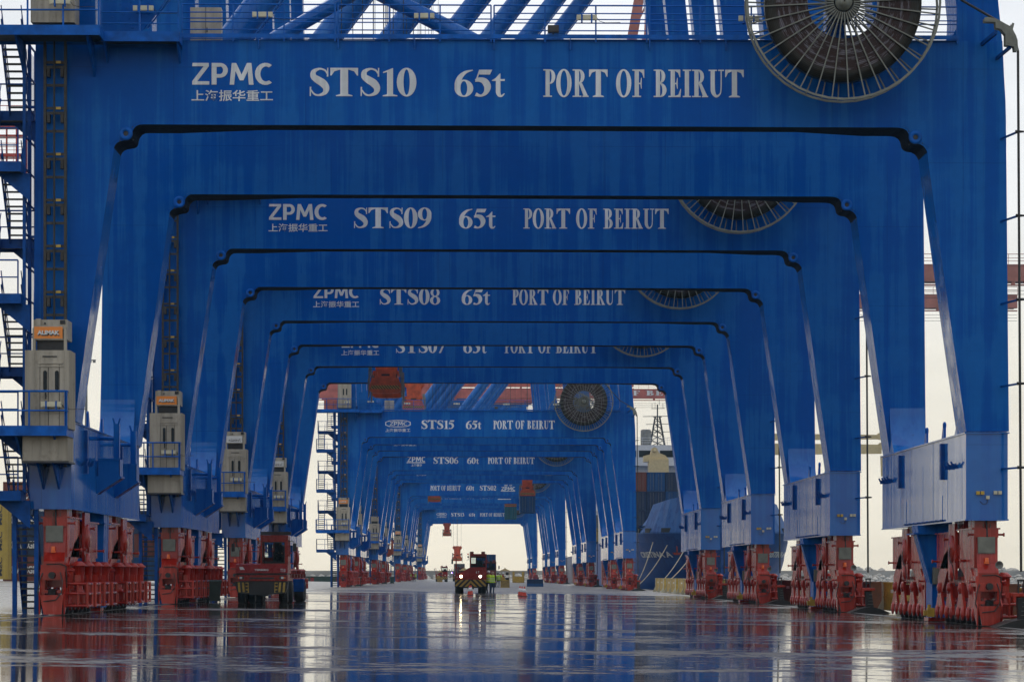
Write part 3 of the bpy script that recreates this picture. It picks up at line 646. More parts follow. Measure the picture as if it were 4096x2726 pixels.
# upper legs, braces, girders above
def tri(p, dz): return (p[0], p[1] + dz)
zt = LZ(162, 0, 142) + .002
mb = MB(); mb.prism([(LX(142), zt), (-12.22, zt), (-12.9, 47.2), (-14.2, 47.2)], .05, 1.79); cpart('upper_leg', mb, BLUE)
mb = MB(); zr = LZ(165, 0, 3900) + .002; xi = LX(3833); xo = LX(4010)
pts = [(xo, zr), (xo - .1 * (47.2 - zr), 47.2), (xi - .1 * (47.2 - zr), 47.2), (xi - .04, zr + 1.0), (xi - .06, zr + .42), (xi - .15, zr + .22), (xi - .34, zr + .06), (xi - .5, zr)]
mb.prism(pts, .05, 1.95); cpart('upper_leg', mb, BLUE)
for nm in [o for o in bpy.data.objects if o.name.startswith('upper_leg')]:
    c_ = nm.copy(); col.objects.link(c_); c_.parent = crane; c_.location = (0, DYF, 0)
for dy in (0, DYF):
    mb = MB(); a = Vector((-12.3, .95 + dy, 18.4)); d = Vector((.768, 0, 1)); mb.tube(a + d * .2, a + d * 28.5, .57, 24)
    for k in range(1, 10): mb.tube(a + d * (k * 3.0 - .04), a + d * (k * 3.0 + .04), .59, 24)
    mb.tube(a + d * 1 + Vector((.80, -.3, 0)), a + d * 28 + Vector((.80, -.3, 0)), .035, 6); mb.tube(a + d * 1 + Vector((.88, .1, .1)), a + d * 28 + Vector((.88, .1, .1)), .03, 6)
    cpart('diagonal_brace', mb, TUBEB)
    mb = MB(); x0, z0 = L(405, 120); mb.prism([(x0, z0 - .15), (x0 + 1.25, z0 - .15), (x0 + 2.1, z0 + 1.0), (x0 + 1.2, z0 + 1.9), (x0, z0 + 1.6)], .02 + dy, .06 + dy)
    for i in range(4):
        for j in range(6): mb.tube((x0 + .35 + i * .22 + j * .13, .02 + dy, z0 + .45 - i * .12 + j * .2), (x0 + .35 + i * .22 + j * .13, -.01 + dy, z0 + .45 - i * .12 + j * .2), .035, 6)
    cpart('brace_gusset', mb, BLUE)
mb = MB(); mb.tube((-7.5, 9, 24.5), (4.5, 9, 18.3), .3, 14); mb.tube((-9, 9, 19.5), (3, 9, 26.5), .26, 14); XB = cpart('cross_brace', mb, TUBEB)
mb = MB(); mb.tube((-12.2, 2.0, 26), (-12.6, 17, 26), .3, 12); mb.tube((15.0, 2.0, 26), (15.0, 17, 26), .3, 12); cpart('tie_tube', mb, TUBEB)
for yg in (6.2, 11.8):
    mb = MB(); mb.box(-14.4, 15.6, yg, yg + .9, 48.9, 50.9); cpart('boom_girder', mb, BLUE)
for dy in (0, DYF):
    mb = MB(); mb.box(-14.4, 15.6, .1 + dy, 1.7 + dy, 47.2, 48.8); cpart('upper_crossbeam', mb, BLUE)
mb = MB()
for x_, y_ in ((-4.6, 8.2), (-4.2, 8.3), (-3.9, 9.4), (-3.1, 8.4), (-2.8, 9.6), (-2.4, 8.2)): mb.tube((x_, y_, 19.5), (x_, y_, 48.9), .014, 4)
cpart('hoist_rope', mb, BLACK)

# walkway rail along the beam
def railing(mb, pts, h=1.1, step=1.5, levels=(1.0, .58, .25), r=.026, post=.05):
    for a, b_ in zip(pts, pts[1:]):
        a = Vector(a); b_ = Vector(b_); n = max(1, round((b_ - a).length / step))
        for l in levels: mb.tube(a + Vector((0, 0, h * l)), b_ + Vector((0, 0, h * l)), r if l < 1 else r * 1.25, 6)
        for k in range(n + 1):
            p = a + (b_ - a) * k / n; mb.bar(p + Vector((0, 0, -.12)), p + Vector((0, 0, h)), post, post)
    return mb
zt = LZ(157, -.1)
xa, xb = LX(722, -.1), LX(3835, -.1)
for dy, nm in ((0, 1), (DYF, 2)):
    mb = MB(); n = 5
    for k in range(n):
        x0 = xa + (xb - xa) * k / n + .05; x1 = xa + (xb - xa) * (k + 1) / n - .05
        z0 = zt - .03 * (x0 - xa) / (xb - xa); railing(mb, [(x0, -.1 + dy, z0 + .03), (x1, -.1 + dy, z0 + .03)], 1.08, 1.5, (1.0, .76, .58, .47, .24), .021)
        for xx in (x0, (x0 + x1) / 2 ): mb.bar((xx, -.08 + dy, z0 - .32), (xx, -.08 + dy, z0 + .1), .03, .09)
    cpart('walkway_rail', mb, RAILB)
    mb = MB(); mb.box(xa, xb, -.14 + dy, -.11 + dy, zt + .015, zt + .15); mb.box(xa, xb, -.11 + dy, -.005 + dy, zt - .02, zt - .0); cpart('toe_board', mb, RAILB)
def fixture(x, y, z):
    m = MB(); m.cbox((x, y, z), (.66, .10, .17)); m.cbox((x, y - .055, z), (.58, .02, .13))
    for d in (-.16, .16): m.box(x + d - .025, x + d + .025, y - .075, y + .06, z - .16, z + .10, 1)
    m.path([(x + .33, y, z), (x + .42, y, z - .12), (x + .6, y + .04, z - .16), (x + 1.1, y + .05, z - .15)], .009, 5, 2)
    return cpart('light_fixture', m, [LAMPC, RAILB, BLACK])
for px, py in ((1050, 62), (1697, 65), (2347, 70), (2995, 72), (573, 38)): fixture(LX(px, -.2), -.2, LZ(py, -.2))
fixture(LX(240, -2.05), -2.05, LZ(12, -2.05)); fixture(LX(205, -1.95), -1.95, LZ(1616, -1.95, 205))
m = MB(); x, z = L(2213, 118, -.2); m.cbox((x, -.2, z), (.36, .22, .24)); m.cbox((x, -.32, z), (.32, .03, .20)); m.cbox((x, -.1, z - .14), (.05, .05, .3)); cpart('floodlight', m, DARK)
m = MB(); x0, z1 = L(761, 30, .7); x1, _ = L(885, 30, .7); m.box(x0, x1, .7, 1.2, zt, z1, 0); m.box((x0 + x1) / 2 - .008, (x0 + x1) / 2 + .008, .69, .70, zt, z1, 1); m.box((x0 + x1) / 2 + .03, (x0 + x1) / 2 + .06, .67, .7, zt + .35, zt + .5, 1); cpart('control_cabinet', m, [BEIGE, DARK])
# short stair up behind the reel
m = MB()
for k in range(7): m.box(13.2 + k * .2, 13.55 + k * .2, 1.5, 2.3, 19.1 + k * .27, 19.13 + k * .27)
m.bar((13.2, 1.5, 18.95), (15.0, 1.5, 21.3), .04, .2); m.bar((13.0, 1.5, 19.9), (14.8, 1.5, 22.2), .05, .05); m.bar((13.0, 1.5, 19.3), (14.8, 1.5, 21.6), .04, .04)
cpart('stair_flight', m, RAILB)

# ---- lift on the left leg
m = MB(); y = -.30
xl, xr = LX(180, y), LX(262, y)
for x_ in (xl, xr): m.box(x_ - .045, x_ + .045, y - .06, y + .06, 5.0, 18.9, 0)
k = 0; z = 6.9
while z < 18.8:
    m.box(xl, xr, y - .04, y + .02, z, z + .085, 0)
    if k % 2:
        m.box(xl, xr, y - .05, y + .02, z - .16, z - .07, 0); m.box(xl + .36, xl + .52, y - .07, y - .035, z, z + .085, 1)
        for x_ in (xl + .06, xr - .16): m.box(x_, x_ + .10, y - .04, y + .2, z - .42, z - .16, 0)
    z += .745; k += 1
m.tube(((xl + xr) / 2 - .02, y - .09, 5), ((xl + xr) / 2 - .02, y - .09, 18.9), .035, 6, mi=2)
cpart('lift_mast', m, [BRACK, YEL, BLACK])
yf = -1.75
def FX(px): return LX(px, yf)
def FZ(py): return LZ(py, yf, 180)
m = MB(); x0, x1 = FX(100), FX(278); z0, z1 = FZ(1713), FZ(1400)
m.box(x0, x1, yf, -.42, z0, z1)
for u in (.0, .22, .32, .60, .86, .97): m.box(x0 + (x1 - x0) * u, x0 + (x1 - x0) * u + .03, yf - .014, yf, z0, z1)
xs = x1
for k in range(5): m.box(xs, xs + .018, yf + .1 + k * .25, yf + .2 + k * .25, z0, z1)
m.box(x0 + .735, x0 + .75, yf - .016, yf, z0, z1 - .55, 1); m.box(x0 + .47, x0 + .482, yf - .016, yf, z0, z1 - .45, 1); m.box(x1 - .33, x1 - .318, yf - .016, yf, z0, z1 - .45, 1); m.box(x0 + .64, x0 + .68, yf - .04, yf, z0 + .95, z0 + 1.15, 1)
m.box(x0 + .42, x1 - .2, yf - .03, yf, z1 - .43, z1 - .38); m.box(x0 + .42, x1 - .2, yf - .03, yf, z1 - .53, z1 - .50); m.box(x0 + .56, x1 - .40, yf - .02, yf, z1 - .22, z1 - .18, 1)
# roof box with the sign
xq0, xq1 = FX(130), FX(266); zs0, zs1 = FZ(1360), FZ(1276)
m.box(xq0, xq1, yf + .15, -.5, FZ(1356), zs1); m.box(xq0, xq0 + .09, yf + .02, yf + .15, z1, zs1 - .28); m.box(xq1 - .09, xq1, yf + .02, yf + .15, z1, zs1 - .28)
m.box(xq0, xq1, yf + .05, yf + .15, zs0, zs0 + .04); m.box(xq0, xq1, yf + .05, yf + .15, zs1 - .32, zs1 - .28)
m.box(xq0 + .1, xq0 + .25, yf + .02, yf + .2, zs1 - .2, zs1 + .02); m.tube((xq0 + .38, yf + .15, zs1 - .12), (xq0 + .38, yf + .1, zs1 - .12), .03, 8, mi=1); m.box(xq1 - .22, xq1 - .06, yf + .1, yf + .15, zs1 - .14, zs1 - .02, 1)
m.box(xq0 + .12, xq1 - .12, yf + .2, yf + .6, z1, FZ(1356), 1)
cage = cpart('lift_cage', m, [BEIGE, BLACK])
for u0 in (173, 220):
    m = MB(); a, b_ = FX(u0), FX(u0 + 15); zc0, zc1 = FZ(1561), FZ(1481)
    cx_ = (a + b_) / 2; r_ = (b_ - a) / 2
    poly = [(cx_ + r_ * cos(t_), zc1 - r_ + r_ * sin(t_)) for t_ in [pi * k / 8 for k in range(9)]] + [(cx_ - r_ * cos(t_), zc0 + r_ - r_ * sin(t_)) for t_ in [pi * k / 8 for k in range(9)]]
    m.prism(poly, yf - .016, yf - .002); cpart('window', m, GLASS, cage)
def lift_sign(parent, mat):
    m = MB(); a, b_ = FX(137), FX(250); q0, q1 = FZ(1353), FZ(1306); m.box(a, b_, yf + .0, yf + .05, q0, q1, 0)
    text_xz(m, 'ALIMAK', a + .1, b_ - .1, q0 + .12, q1 - .12, yf - .003, .045, 0, 2); 
    V = MB(); text_xz(V, 'ALIMAK', a + .12, b_ - .08, q0 + .085, q1 - .155, yf + .006, .045); m.add(V.v, V.f, mi=1)
    m.box(a - .03, b_ + .03, yf + .01, yf + .045, q1, q1 + .03, 3); m.box(a - .03, b_ + .03, yf + .01, yf + .045, q0 - .03, q0, 3)
    return cpart('sign', m, [mat, BLACK, SIGNW, BEIGE], parent)
m = MB(); x0, x1 = LX(92, -1.5), LX(268, -1.5); m.box(x0, x1, -1.5, -.1, LZ(1843, -1.5), LZ(1730, -1.5))
for k in range(6): m.box(x0 + (x1 - x0) * k / 5 - .012, x0 + (x1 - x0) * k / 5 + .012, -1.515, -1.5, LZ(1843, -1.5), LZ(1730, -1.5))
for k in range(5): m.box(x1, x1 + .02, -1.4 + k * .27, -1.3 + k * .27, LZ(1843, -1.5), LZ(1730, -1.5))
m.box(x0 - .04, x1 + .06, -1.55, -.05, LZ(1851, -1.5), LZ(1843, -1.5), 1)
for x_ in (-13.95, -13.45): m.prism([(-1.4, LZ(1851, -1.5)), (-.05, LZ(1851, -1.5)), (-.05, LZ(1851, -1.5) - .8)], x_, x_ + .06, 'x', 2)
cpart('lift_base_enclosure', m, [BEIGE, DARK, BLUE])
m = MB(); x0, x1 = LX(124, -1.6), LX(298, -1.6); z0 = LZ(95, -1.6); m.box(x0, x1, -1.6, -.5, z0, z0 + 2.5)
for k in range(8): m.box(x0 + (x1 - x0) * k / 7 - .01, x0 + (x1 - x0) * k / 7 + .01, -1.615, -1.6, z0, z0 + 2.5)
gate = cpart('lift_landing_gate', m, BEIGE)
for u0 in (.38, .62):
    m = MB(); m.box(x0 + (x1 - x0) * u0, x0 + (x1 - x0) * u0 + .13, -1.618, -1.6005, z0 + 1.35, z0 + 2.0); cpart('window', m, GLASS, gate)
# landings
def landing(x0, x1, y0, y1, z, t=.22):
    m = MB(); m.box(x0, x1, y0, y1, z - .12, z - .06, 1); m.box(x0, x1, y0 - .04, y0, z - t, z + .10); m.box(x1, x1 + .04, y0 - .04, y1, z - t, z + .10); m.box(x0, x1, y1, y1 + .04, z - t, z)
    return m
for px1, z, nm in ((262, FZ(1713) - .02, 0), (395, LZ(118, -2.0), 1)):
    x1 = LX(px1, -2.0); m = landing(-16.4, x1, -2.0, -.35, z)
    railing(m, [(-16.4, -2.0, z + .08), (x1, -2.0, z + .08)], 1.12, 1.25, (1.0, .45), .03, .055)
    if nm == 0: railing(m, [(x1 + .03, -2.0, z + .08), (x1 + .03, -1.5, z + .08)], 1.12, 1.2, (1.0, .45), .03, .055)
    for x_ in (-14.6, x1 - .45): m.prism([(-1.9, z - .12), (-.02, z - .12), (-.02, z - 1.2), (-.35, z - .9)], x_, x_ + .07, 'x')
    o = cpart('lift_landing', m, [RAILB, TREAD])
x0, x1 = LX(404, -1.0), LX(713, -1.0); z = LZ(143, -1.0); m = landing(x0, x1, -1.0, -.03, z); railing(m, [(x0, -1.0, z + .08), (x1, -1.0, z + .08)], 1.12, 1.6, (1.0, .57, .25), .024)
for x_ in (x0 + .05, x1 - .08): m.prism([(-.95, z - .12), (-.02, z - .12), (-.02, z - .75)], x_, x_ + .06, 'x')
cpart('lift_landing', m, [RAILB, TREAD])

# ---- stair tower outside the left leg
LEV = [.20, 4.1, 6.2, 8.3, 10.45, 12.55, 14.7, 16.8, 19.1]
YN, YFR = .1, 1.9
for k in range(8):
    z0, z1 = LEV[k], LEV[k + 1]
    right = (k % 2 == 1) or k == 0
    xc = -15.0 if right else -15.95
    if k == 0: xc = -14.62
    top_near = right; yt, yb = (YN, YFR) if top_near else (YFR, YN)
    if k == 0: yb = 2.3; yt = .1
    m = MB(); n = round((z1 - z0) / .215)
    for i in range(1, n):
        u = i / n; yy = yb + (yt - yb) * u; zz = z0 + (z1 - z0) * u; m.box(xc - .30, xc + .30, yy - .12, yy + .12, zz - .035, zz, 1); m.box(xc - .30, xc + .30, yy - .125 if yt < yb else yy + .105, yy - .105 if yt < yb else yy + .125, zz - .06, zz - .002, 1)
    for sx in (-.325, .325):
        m.bar((xc + sx, yb, z0), (xc + sx, yt, z1), .03, .22)
        for l in (.95, .5): m.bar((xc + sx, yb, z0 + l), (xc + sx, yt, z1 + l), .03, .035)
        for u in (.12, .5, .88): m.bar((xc + sx, yb + (yt - yb) * u, z0 + (z1 - z0) * u), (xc + sx, yb + (yt - yb) * u, z0 + (z1 - z0) * u + .95), .035, .035)
    cpart('stair_flight', m, [STAIRB, TREAD])
for k in range(1, 8):
    near_ = (k % 2 == 0) or k == 1; z = LEV[k]
    if k == 1: ya, yb = -1.0, YN
    else: ya, yb = (-1.0, YN) if near_ else (YFR, 3.0)
    m = landing(-16.4, -14.55, ya, yb, z)
    yo = ya if near_ or k == 1 else yb
    railing(m, [(-16.4, yo, z + .08), (-14.6, yo, z + .08)], 1.1, 1.0, (1.0, .5), .024, .045); railing(m, [(-16.4, ya, z + .08), (-16.4, yb, z + .08)], 1.1, 1.0, (1.0, .5), .024, .045)
    m.prism([(-15.4, z - .2), (-14.3, z - .2), (-14.3, z - 1.1)], (ya + yb) / 2, (ya + yb) / 2 + .08)
    cpart('stair_landing', m, [STAIRB, TREAD])
for x_, y_, z1 in ((-14.88, .1, 4.1), (-14.17, .1, 4.1), (-14.88, 2.2, 4.1), (-14.17, 2.2, 4.1)): m = MB(); m.box(x_ - .07, x_ + .07, y_ - .07, y_ + .07, .2, z1 - .2); cpart('stair_post', m, STAIRB)
m = MB(); m.bar((-14.88, .1, 3.9), (-14.17, .1, 3.2), .06, .06); m.bar((-14.88, .1, 3.1), (-14.17, .1, 3.1), .05, .08)
cpart('stair_brace', m, STAIRB)
m = MB()
for x_ in (-14.52,):
    for y_ in (-.2, .9, 2.2): m.box(x_ - .05, x_ + .05, y_ - .05, y_ + .05, 4.1, 18.9)
    for z_ in [4.2 + 1.05 * k for k in range(15)]: m.bar((x_, -.2, z_), (x_, 2.2, z_ - .02), .05, .05)
    for k in range(12): m.bar((x_ - .02, -.15 + k * .2, 4.3), (x_ - .02, -.15 + k * .2, 18.7), .012, .012)
for z_ in (8.3, 12.55, 16.8): m.bar((-14.52, .5, z_), (-14.2, .5, z_), .08, .08)
cpart('stair_guard', m, STAIRB)

# ---- cable reel on the beam
yr = -1.55; rx, rz = L(3370, 17, yr)
reel_loc = (rx - OFF[0], yr - OFF[1], rz)
def spokes():
    m = MB(); Ro, Ri = 3.10, .32
    for y_ in (-.30, .28):
        for k in range(40): a0, a1 = 2 * pi * k / 40, 2 * pi * (k + 1) / 40; m.bar((Ro * cos(a0), y_, Ro * sin(a0)), (Ro * cos(a1), y_, Ro * sin(a1)), .07, .06, up=(0, 1, 0))
        for k in range(36):
            a = 2 * pi * (k + (.3 if y_ < 0 else .8)) / 36; m.bar((Ri * cos(a), y_, Ri * sin(a)), (Ro * cos(a), y_, Ro * sin(a)), .038, .06, up=(0, 1, 0))
        m.lathe((0, y_, 0), [(.56, -.03), (.56, .03)], 32, 'y'); m.lathe((0, y_, 0), [(.24, -.05), (.24, .05)], 24, 'y')
    return m
rw = spokes().build('cable_reel', OLIVE, crane, (0, 0, 0), reel_loc)
m = MB(); m.lathe((0, 0, 0), [(1.15, -.24), (2.24, -.24), (2.52, -.22), (2.52, .22), (2.24, .24), (1.15, .24), (1.15, -.24)], 64, 'y'); m.build('cable_coil', COIL, rw)
m = MB(); m.lathe((0, 0, 0), [(.001, -.46), (.16, -.46), (.18, -.40), (.27, -.38), (.27, .5), (.001, .5)], 24, 'y'); m.lathe((0, 0, 0), [(.55, -.27), (.55, .27), (.25, .27), (.25, -.27), (.55, -.27)], 24, 'y', 1); m.path([(0, -.46, 0), (.02, -.5, .1), (-.04, -.45, .35), (-.1, -.4, .6)], .03, 6, 2)
m.build('hub', [OLIVE, DARK, BRACK], rw)
m = MB(); m.box(rx - .35, rx + .35, -1.2, .3, rz - .3, rz + .3); m.box(rx - .3, rx + .3, .2, 1.0, 18.95, rz + .3); cpart('reel_bracket', m, BLUE)
# guide sheave and hanging cable
yc = yr; gx, gz = L(4000, 110, yc)
m = MB()
gp = [(3935, 75), (3950, 72), (3985, 80), (4020, 100), (4040, 110), (4046, 95), (4054, 98), (4048, 122), (4060, 145), (4067, 165), (4069, 207), (4054, 207), (4052, 190), (4030, 186), (4018, 184), (4018, 142), (4000, 120), (3980, 116), (3978, 92), (3935, 90)]
P3 = [L(a, b_, yc) for a, b_ in gp]
m.prism(P3, yc - .16, yc - .12); m.prism(P3, yc + .12, yc + .16)
for a, b_ in ((3960, 82), (3990, 88), (4030, 125), (4048, 150), (4060, 180), (4030, 175)):
    x, z = L(a, b_, yc); m.tube((x, yc - .18, z), (x, yc + .16, z), .025, 6)
cpart('cable_guide', m, OLIVE)
m = MB(); x0, z0 = L(3845, 0, yc); x1, z1 = L(3990, 84, yc); x2, z2 = L(4058, 150, yc); x3, z3 = L(4072, 205, yc); x4 = x3 + .10
top = (rx + 1.9, yc, rz + 2.3)
m.path([top, (x0, yc, z0), (x1, yc, z1), (x2, yc, z2), (x3, yc, z3), (x4, yc, 1.6)], .042, 8)
cable = cpart('power_cable', m, BLACK)
m = MB(); x, z = L(3985, 130, yc); m.bar((x, yc, z), (x - .2, .1, z - .1), .08, .12); m.bar((L(4040, 190, yc)[0], yc, L(4040, 190, yc)[1]), (17.2, .1, L(4040, 200, yc)[1]), .08, .1); cpart('guide_bracket', m, STAIRB)
for z_ in (15.75, 13.05, 10.35, 7.65, 4.95):
    u = (z3 - z_) / (z3 - 1.6); xx = x3 + (x4 - x3) * u
    m = MB(); m.bar((17.3, .3, z_), (xx, yc, z_), .05, .06); m.tube((xx - .1, yc, z_), (xx + .18, yc, z_), .055, 8, .03, mi=1); m.cbox((17.38, .3, z_ - .05), (.1, .2, .2))
    cpart('cable_bracket', m, [STAIRB, BLACK])
zg = GZ(18)
m = MB(); xx = x4
m.box(xx - .28, xx + .28, yc - .2, yc + .5, zg + 1.0, zg + 1.1, 1); m.box(xx - .28, xx - .2, yc - .2, yc - .1, zg + .8, zg + 1.0, 1); m.box(17.3, xx + .2, yc + .35, yc + .55, zg + .95, zg + 1.12, 1)
for sx in (-.09, .09): m.box(xx + sx - .02, xx + sx + .02, yc - .05, yc + .05, zg + 1.1, zg + 1.5, 0)
m.box(xx - .12, xx + .12, yc - .06, yc + .06, zg + 1.3, zg + 1.34, 0); m.box(xx - .12, xx + .12, yc - .06, yc + .06, zg + 1.48, zg + 1.54, 0)
m.prism([(xx - .14, zg + .95), (xx + .14, zg + .95), (xx + .26, zg + .15), (xx - .08, zg + .15)], yc - .08, yc + .2, 'y', 0)
m.prism([(xx - .95, zg), (xx + .95, zg), (xx + .4, zg + .2), (xx + .05, zg + .28), (xx - .4, zg + .2)], yc - .6, yc + .9, 'y', 0)
for k in range(5): m.bar((xx - .05 + .02 * k, yc - .12, zg + .25 + k * .14), (xx + .22 - .01 * k, yc - .12, zg + .25 + k * .14), .02, .02, 2)
cpart('cable_entry', m, [BLACK, REDM, GREY])

# ---- lettering per crane
def put_text(c_, txts, logo):
    m = MB(); y = -.001
    for txt, px0, px1, pt, pb in txts:
        m = MB(); x0, z0 = L(px0, pb); x1, z1 = L(px1, pt); letters(m, txt, x0, z0, z1 - z0, x1 - x0, y)
        o = m.build('lettering', WHITE, None, OFF); o.parent = c_
    m = MB()
    if logo[0] == 'zpmc':
        x0, z0 = L(766, 339); x1, z1 = L(1092, 253); letters(m, 'ZPMC', x0, z0, z1 - z0, x1 - x0, y, SANS)
        x0, z0 = L(766, 405); x1, z1 = L(1092, 361); text_xz(m, '上海振华重工', x0, x1, z0, z1, y, .012)
    elif logo[0] == 'oval':
        k = 3157 / 968.; ox, oy = L(575, 498)
        def Q(u, v): return L(766 + u * 330, 278 + v * 92)
        top = [Q(u, .5 - .5 * (1 if .14 < u < .86 else 0) * (1) - (.0)) for u in ()]
        oc = [(0, .27), (.16, .0 + .06), (.35, .0), (.5, -.015), (.65, 0), (.84, .06), (1, .27), (1, .73), (.84, .94), (.65, 1), (.5, 1.015), (.35, 1), (.16, .94), (0, .73), (0, .27)]
        A = [Q(*p) for p in oc]; B = [Q(.5 + (u - .5) * .935, .5 + (v - .5) * .80) for u, v in oc]
        m.strip([(a, y - .02, b_) for a, b_ in A], [(a, y - .02, b_) for a, b_ in B])
        x0, z0 = Q(.17, .74); x1, z1 = Q(.86, .27); letters(m, 'ZPMC', x0, z0, z1 - z0, x1 - x0, y - .002, SANS)
        for u, v0, v1 in ((.495, .08, .26), (.495, .75, .93)):
            a, b_ = Q(u, v1); c1, d1 = Q(u + .02, v0); m.box(a, c1, y - .016, y, b_, d1)
        a = [Q(.30 + .4 * t_, .13 + .10 * sin(pi * t_)) for t_ in [i / 8 for i in range(9)]]; m.strip([(p[0], y - .014, p[1]) for p in a], [(p[0], y - .014, p[1] - .05) for p in a])
        x0, z0 = L(766, 432); x1, z1 = L(1092, 388); text_xz(m, '上海振华重工', x0, x1, z0, z1, y, .012)
    elif logo[0] == 'under':
        s0 = logo[1]; x0, z0 = L(s0, 352); x1, z1 = L(s0 + 310, 262); letters(m, 'ZPMC', x0, z0, z1 - z0, x1 - x0, y, SANS)
        a, b_ = L(s0 - 14, 372); c1, d1 = L(s0 + 306, 358); m.box(a, c1, y - .016, y, b_, d1)
        x0, z0 = L(s0 + 62, 430); x1, z1 = L(s0 + 250, 388); text_xz(m, '上海振华', x0, x1, z0, z1, y, .012)
    elif logo[0] == 'over':
        s0 = logo[1]; x0, z0 = L(s0, 382); x1, z1 = L(s0 + 320, 300); letters(m, 'ZPMC', x0, z0, z1 - z0, x1 - x0, y, SANS)
        a, b_ = L(s0 - 10, 402); c1, d1 = L(s0 + 318, 388); m.box(a, c1, y - .016, y, b_, d1)
        x0, z0 = L(s0 + 70, 290); x1, z1 = L(s0 + 250, 246); text_xz(m, '振 华', x0, x1, z0, z1, y, .01)
    o = m.build('logo', WHITE, None, OFF); o.parent = c_
def std(n, cap): return [('STS' + n, 1234, 1667, 273, 385), (cap, 1818, 2025, 280, 387), ('PORT OF BEIRUT', 2173, 2978, 280, 388)]

reindex()
SPECS = [  # distance, number, capacity, logo, sign, label
 (92.9, '10', '65t', ('zpmc',), 'o', 'nearest blue portal crane, lettered STS10 65t, with the big cable reel at top right'),
 (128.2, '09', '65t', ('zpmc',), 'o', 'blue portal crane lettered STS09, second from the front, orange lift sign'),
 (164.4, '08', '65t', ('zpmc',), 'w', 'blue portal crane lettered STS08 behind STS09, lift with a white sign'),
 (200.2, '07', '65t', ('zpmc',), 'w', 'blue portal crane lettered STS07, last of the near group of four'),
 (302.9, '15', '65t', ('oval',), 'o', 'blue portal crane lettered STS15 with an oval logo, whole cable reel in view'),
 (335.9, '11', '65t', ('oval',), None, 'blue portal crane right behind STS15, its lettering hidden'),
 (399.5, '06', '60t', ('under', 790), None, 'blue portal crane lettered STS06 60t framed inside STS15'),
 (437.6, '05', '60t', ('under', 790), None, 'blue portal crane between STS06 and STS02, an orange rusty bracket on its sill'),
 (527.8, '02', '60t', ('over', 2570), 'o', 'blue portal crane whose lettering ends with STS02 and a logo at right'),
 (584.6, '03', '60t', ('over', 2570), None, 'blue portal crane right behind STS02, only the feet of its lettering showing'),
 (624.0, '01', '65t', ('oval',), None, 'blue portal crane just in front of STS13, beam edge above its lettering'),
 (755.0, '13', '65t', ('oval',), 'o', 'far blue portal crane lettered STS13 with an oval logo'),
 (800.0, '12', '65t', ('oval',), None, 'farthest blue portal crane at the end of the row, beyond STS13'),
]
CR = []
for i, (Y, num, cap, logo, sg, lab) in enumerate(SPECS):
    if i == 0: c_ = crane
    else: c_ = copy_tree(crane, None, ('cross_brace',)); c_.location = (1.75, Y + 9.4, 0)
    tag(c_, lab, 'crane', 'blue portal cranes along the quay'); CR.append(c_)
for (Y, num, cap, logo, sg, lab), c_ in zip(SPECS, CR):
    if num in ('02', '03'): tx = [('PORT OF BEIRUT', 960, 1650, 268, 380), (cap, 1775, 1960, 268, 380), ('STS' + num, 2080, 2460, 268, 380)]
    else: tx = std(num, cap)
    if logo[0] == 'oval': tx = [(t_, a, b_, p + 8, q + 8) for t_, a, b_, p, q in tx]
    put_text(c_, tx, logo)
    if sg:
        cg = [o for o in c_.children if o.name.startswith('lift_cage')][0]
        s_ = lift_sign(cg, SIGNO if sg == 'o' else SIGNW)
# ------------------------------------------------------------------ terminal tractors
WGLASS, t, b = newmat('cab_glass')
b.inputs['Base Color'].default_value = (.55, .62, .63, 1); b.inputs['Roughness'].default_value = .02; b.inputs['Transmission Weight'].default_value = 1.0; b.inputs['IOR'].default_value = 1.05
def wheel(name, root, x, y, r=.53, w=.32):
    m = MB(); m.lathe((x, y, r), [(r * .62, -w / 2), (r * .93, -w / 2), (r, -w * .38), (r, w * .38), (r * .93, w / 2), (r * .62, w / 2)], 26, 'x')
    for k in range(26):
        a = 2 * pi * k / 26; m.cbox((x, y + r * cos(a), r + r * sin(a)), (w * .7, .05, .03))
    o = m.build(name, TYRE, root)
    m = MB(); m.lathe((x, y, r), [(.001, -w * .3), (r * .3, -w * .32), (r * .35, -w * .2), (r * .58, -w * .2), (r * .64, -w * .46), (r * .64, w * .46), (r * .58, w * .2), (r * .35, w * .2), (r * .3, w * .32), (.001, w * .3)], 20, 'x'); m.build('rim', GREY, o)
    return o
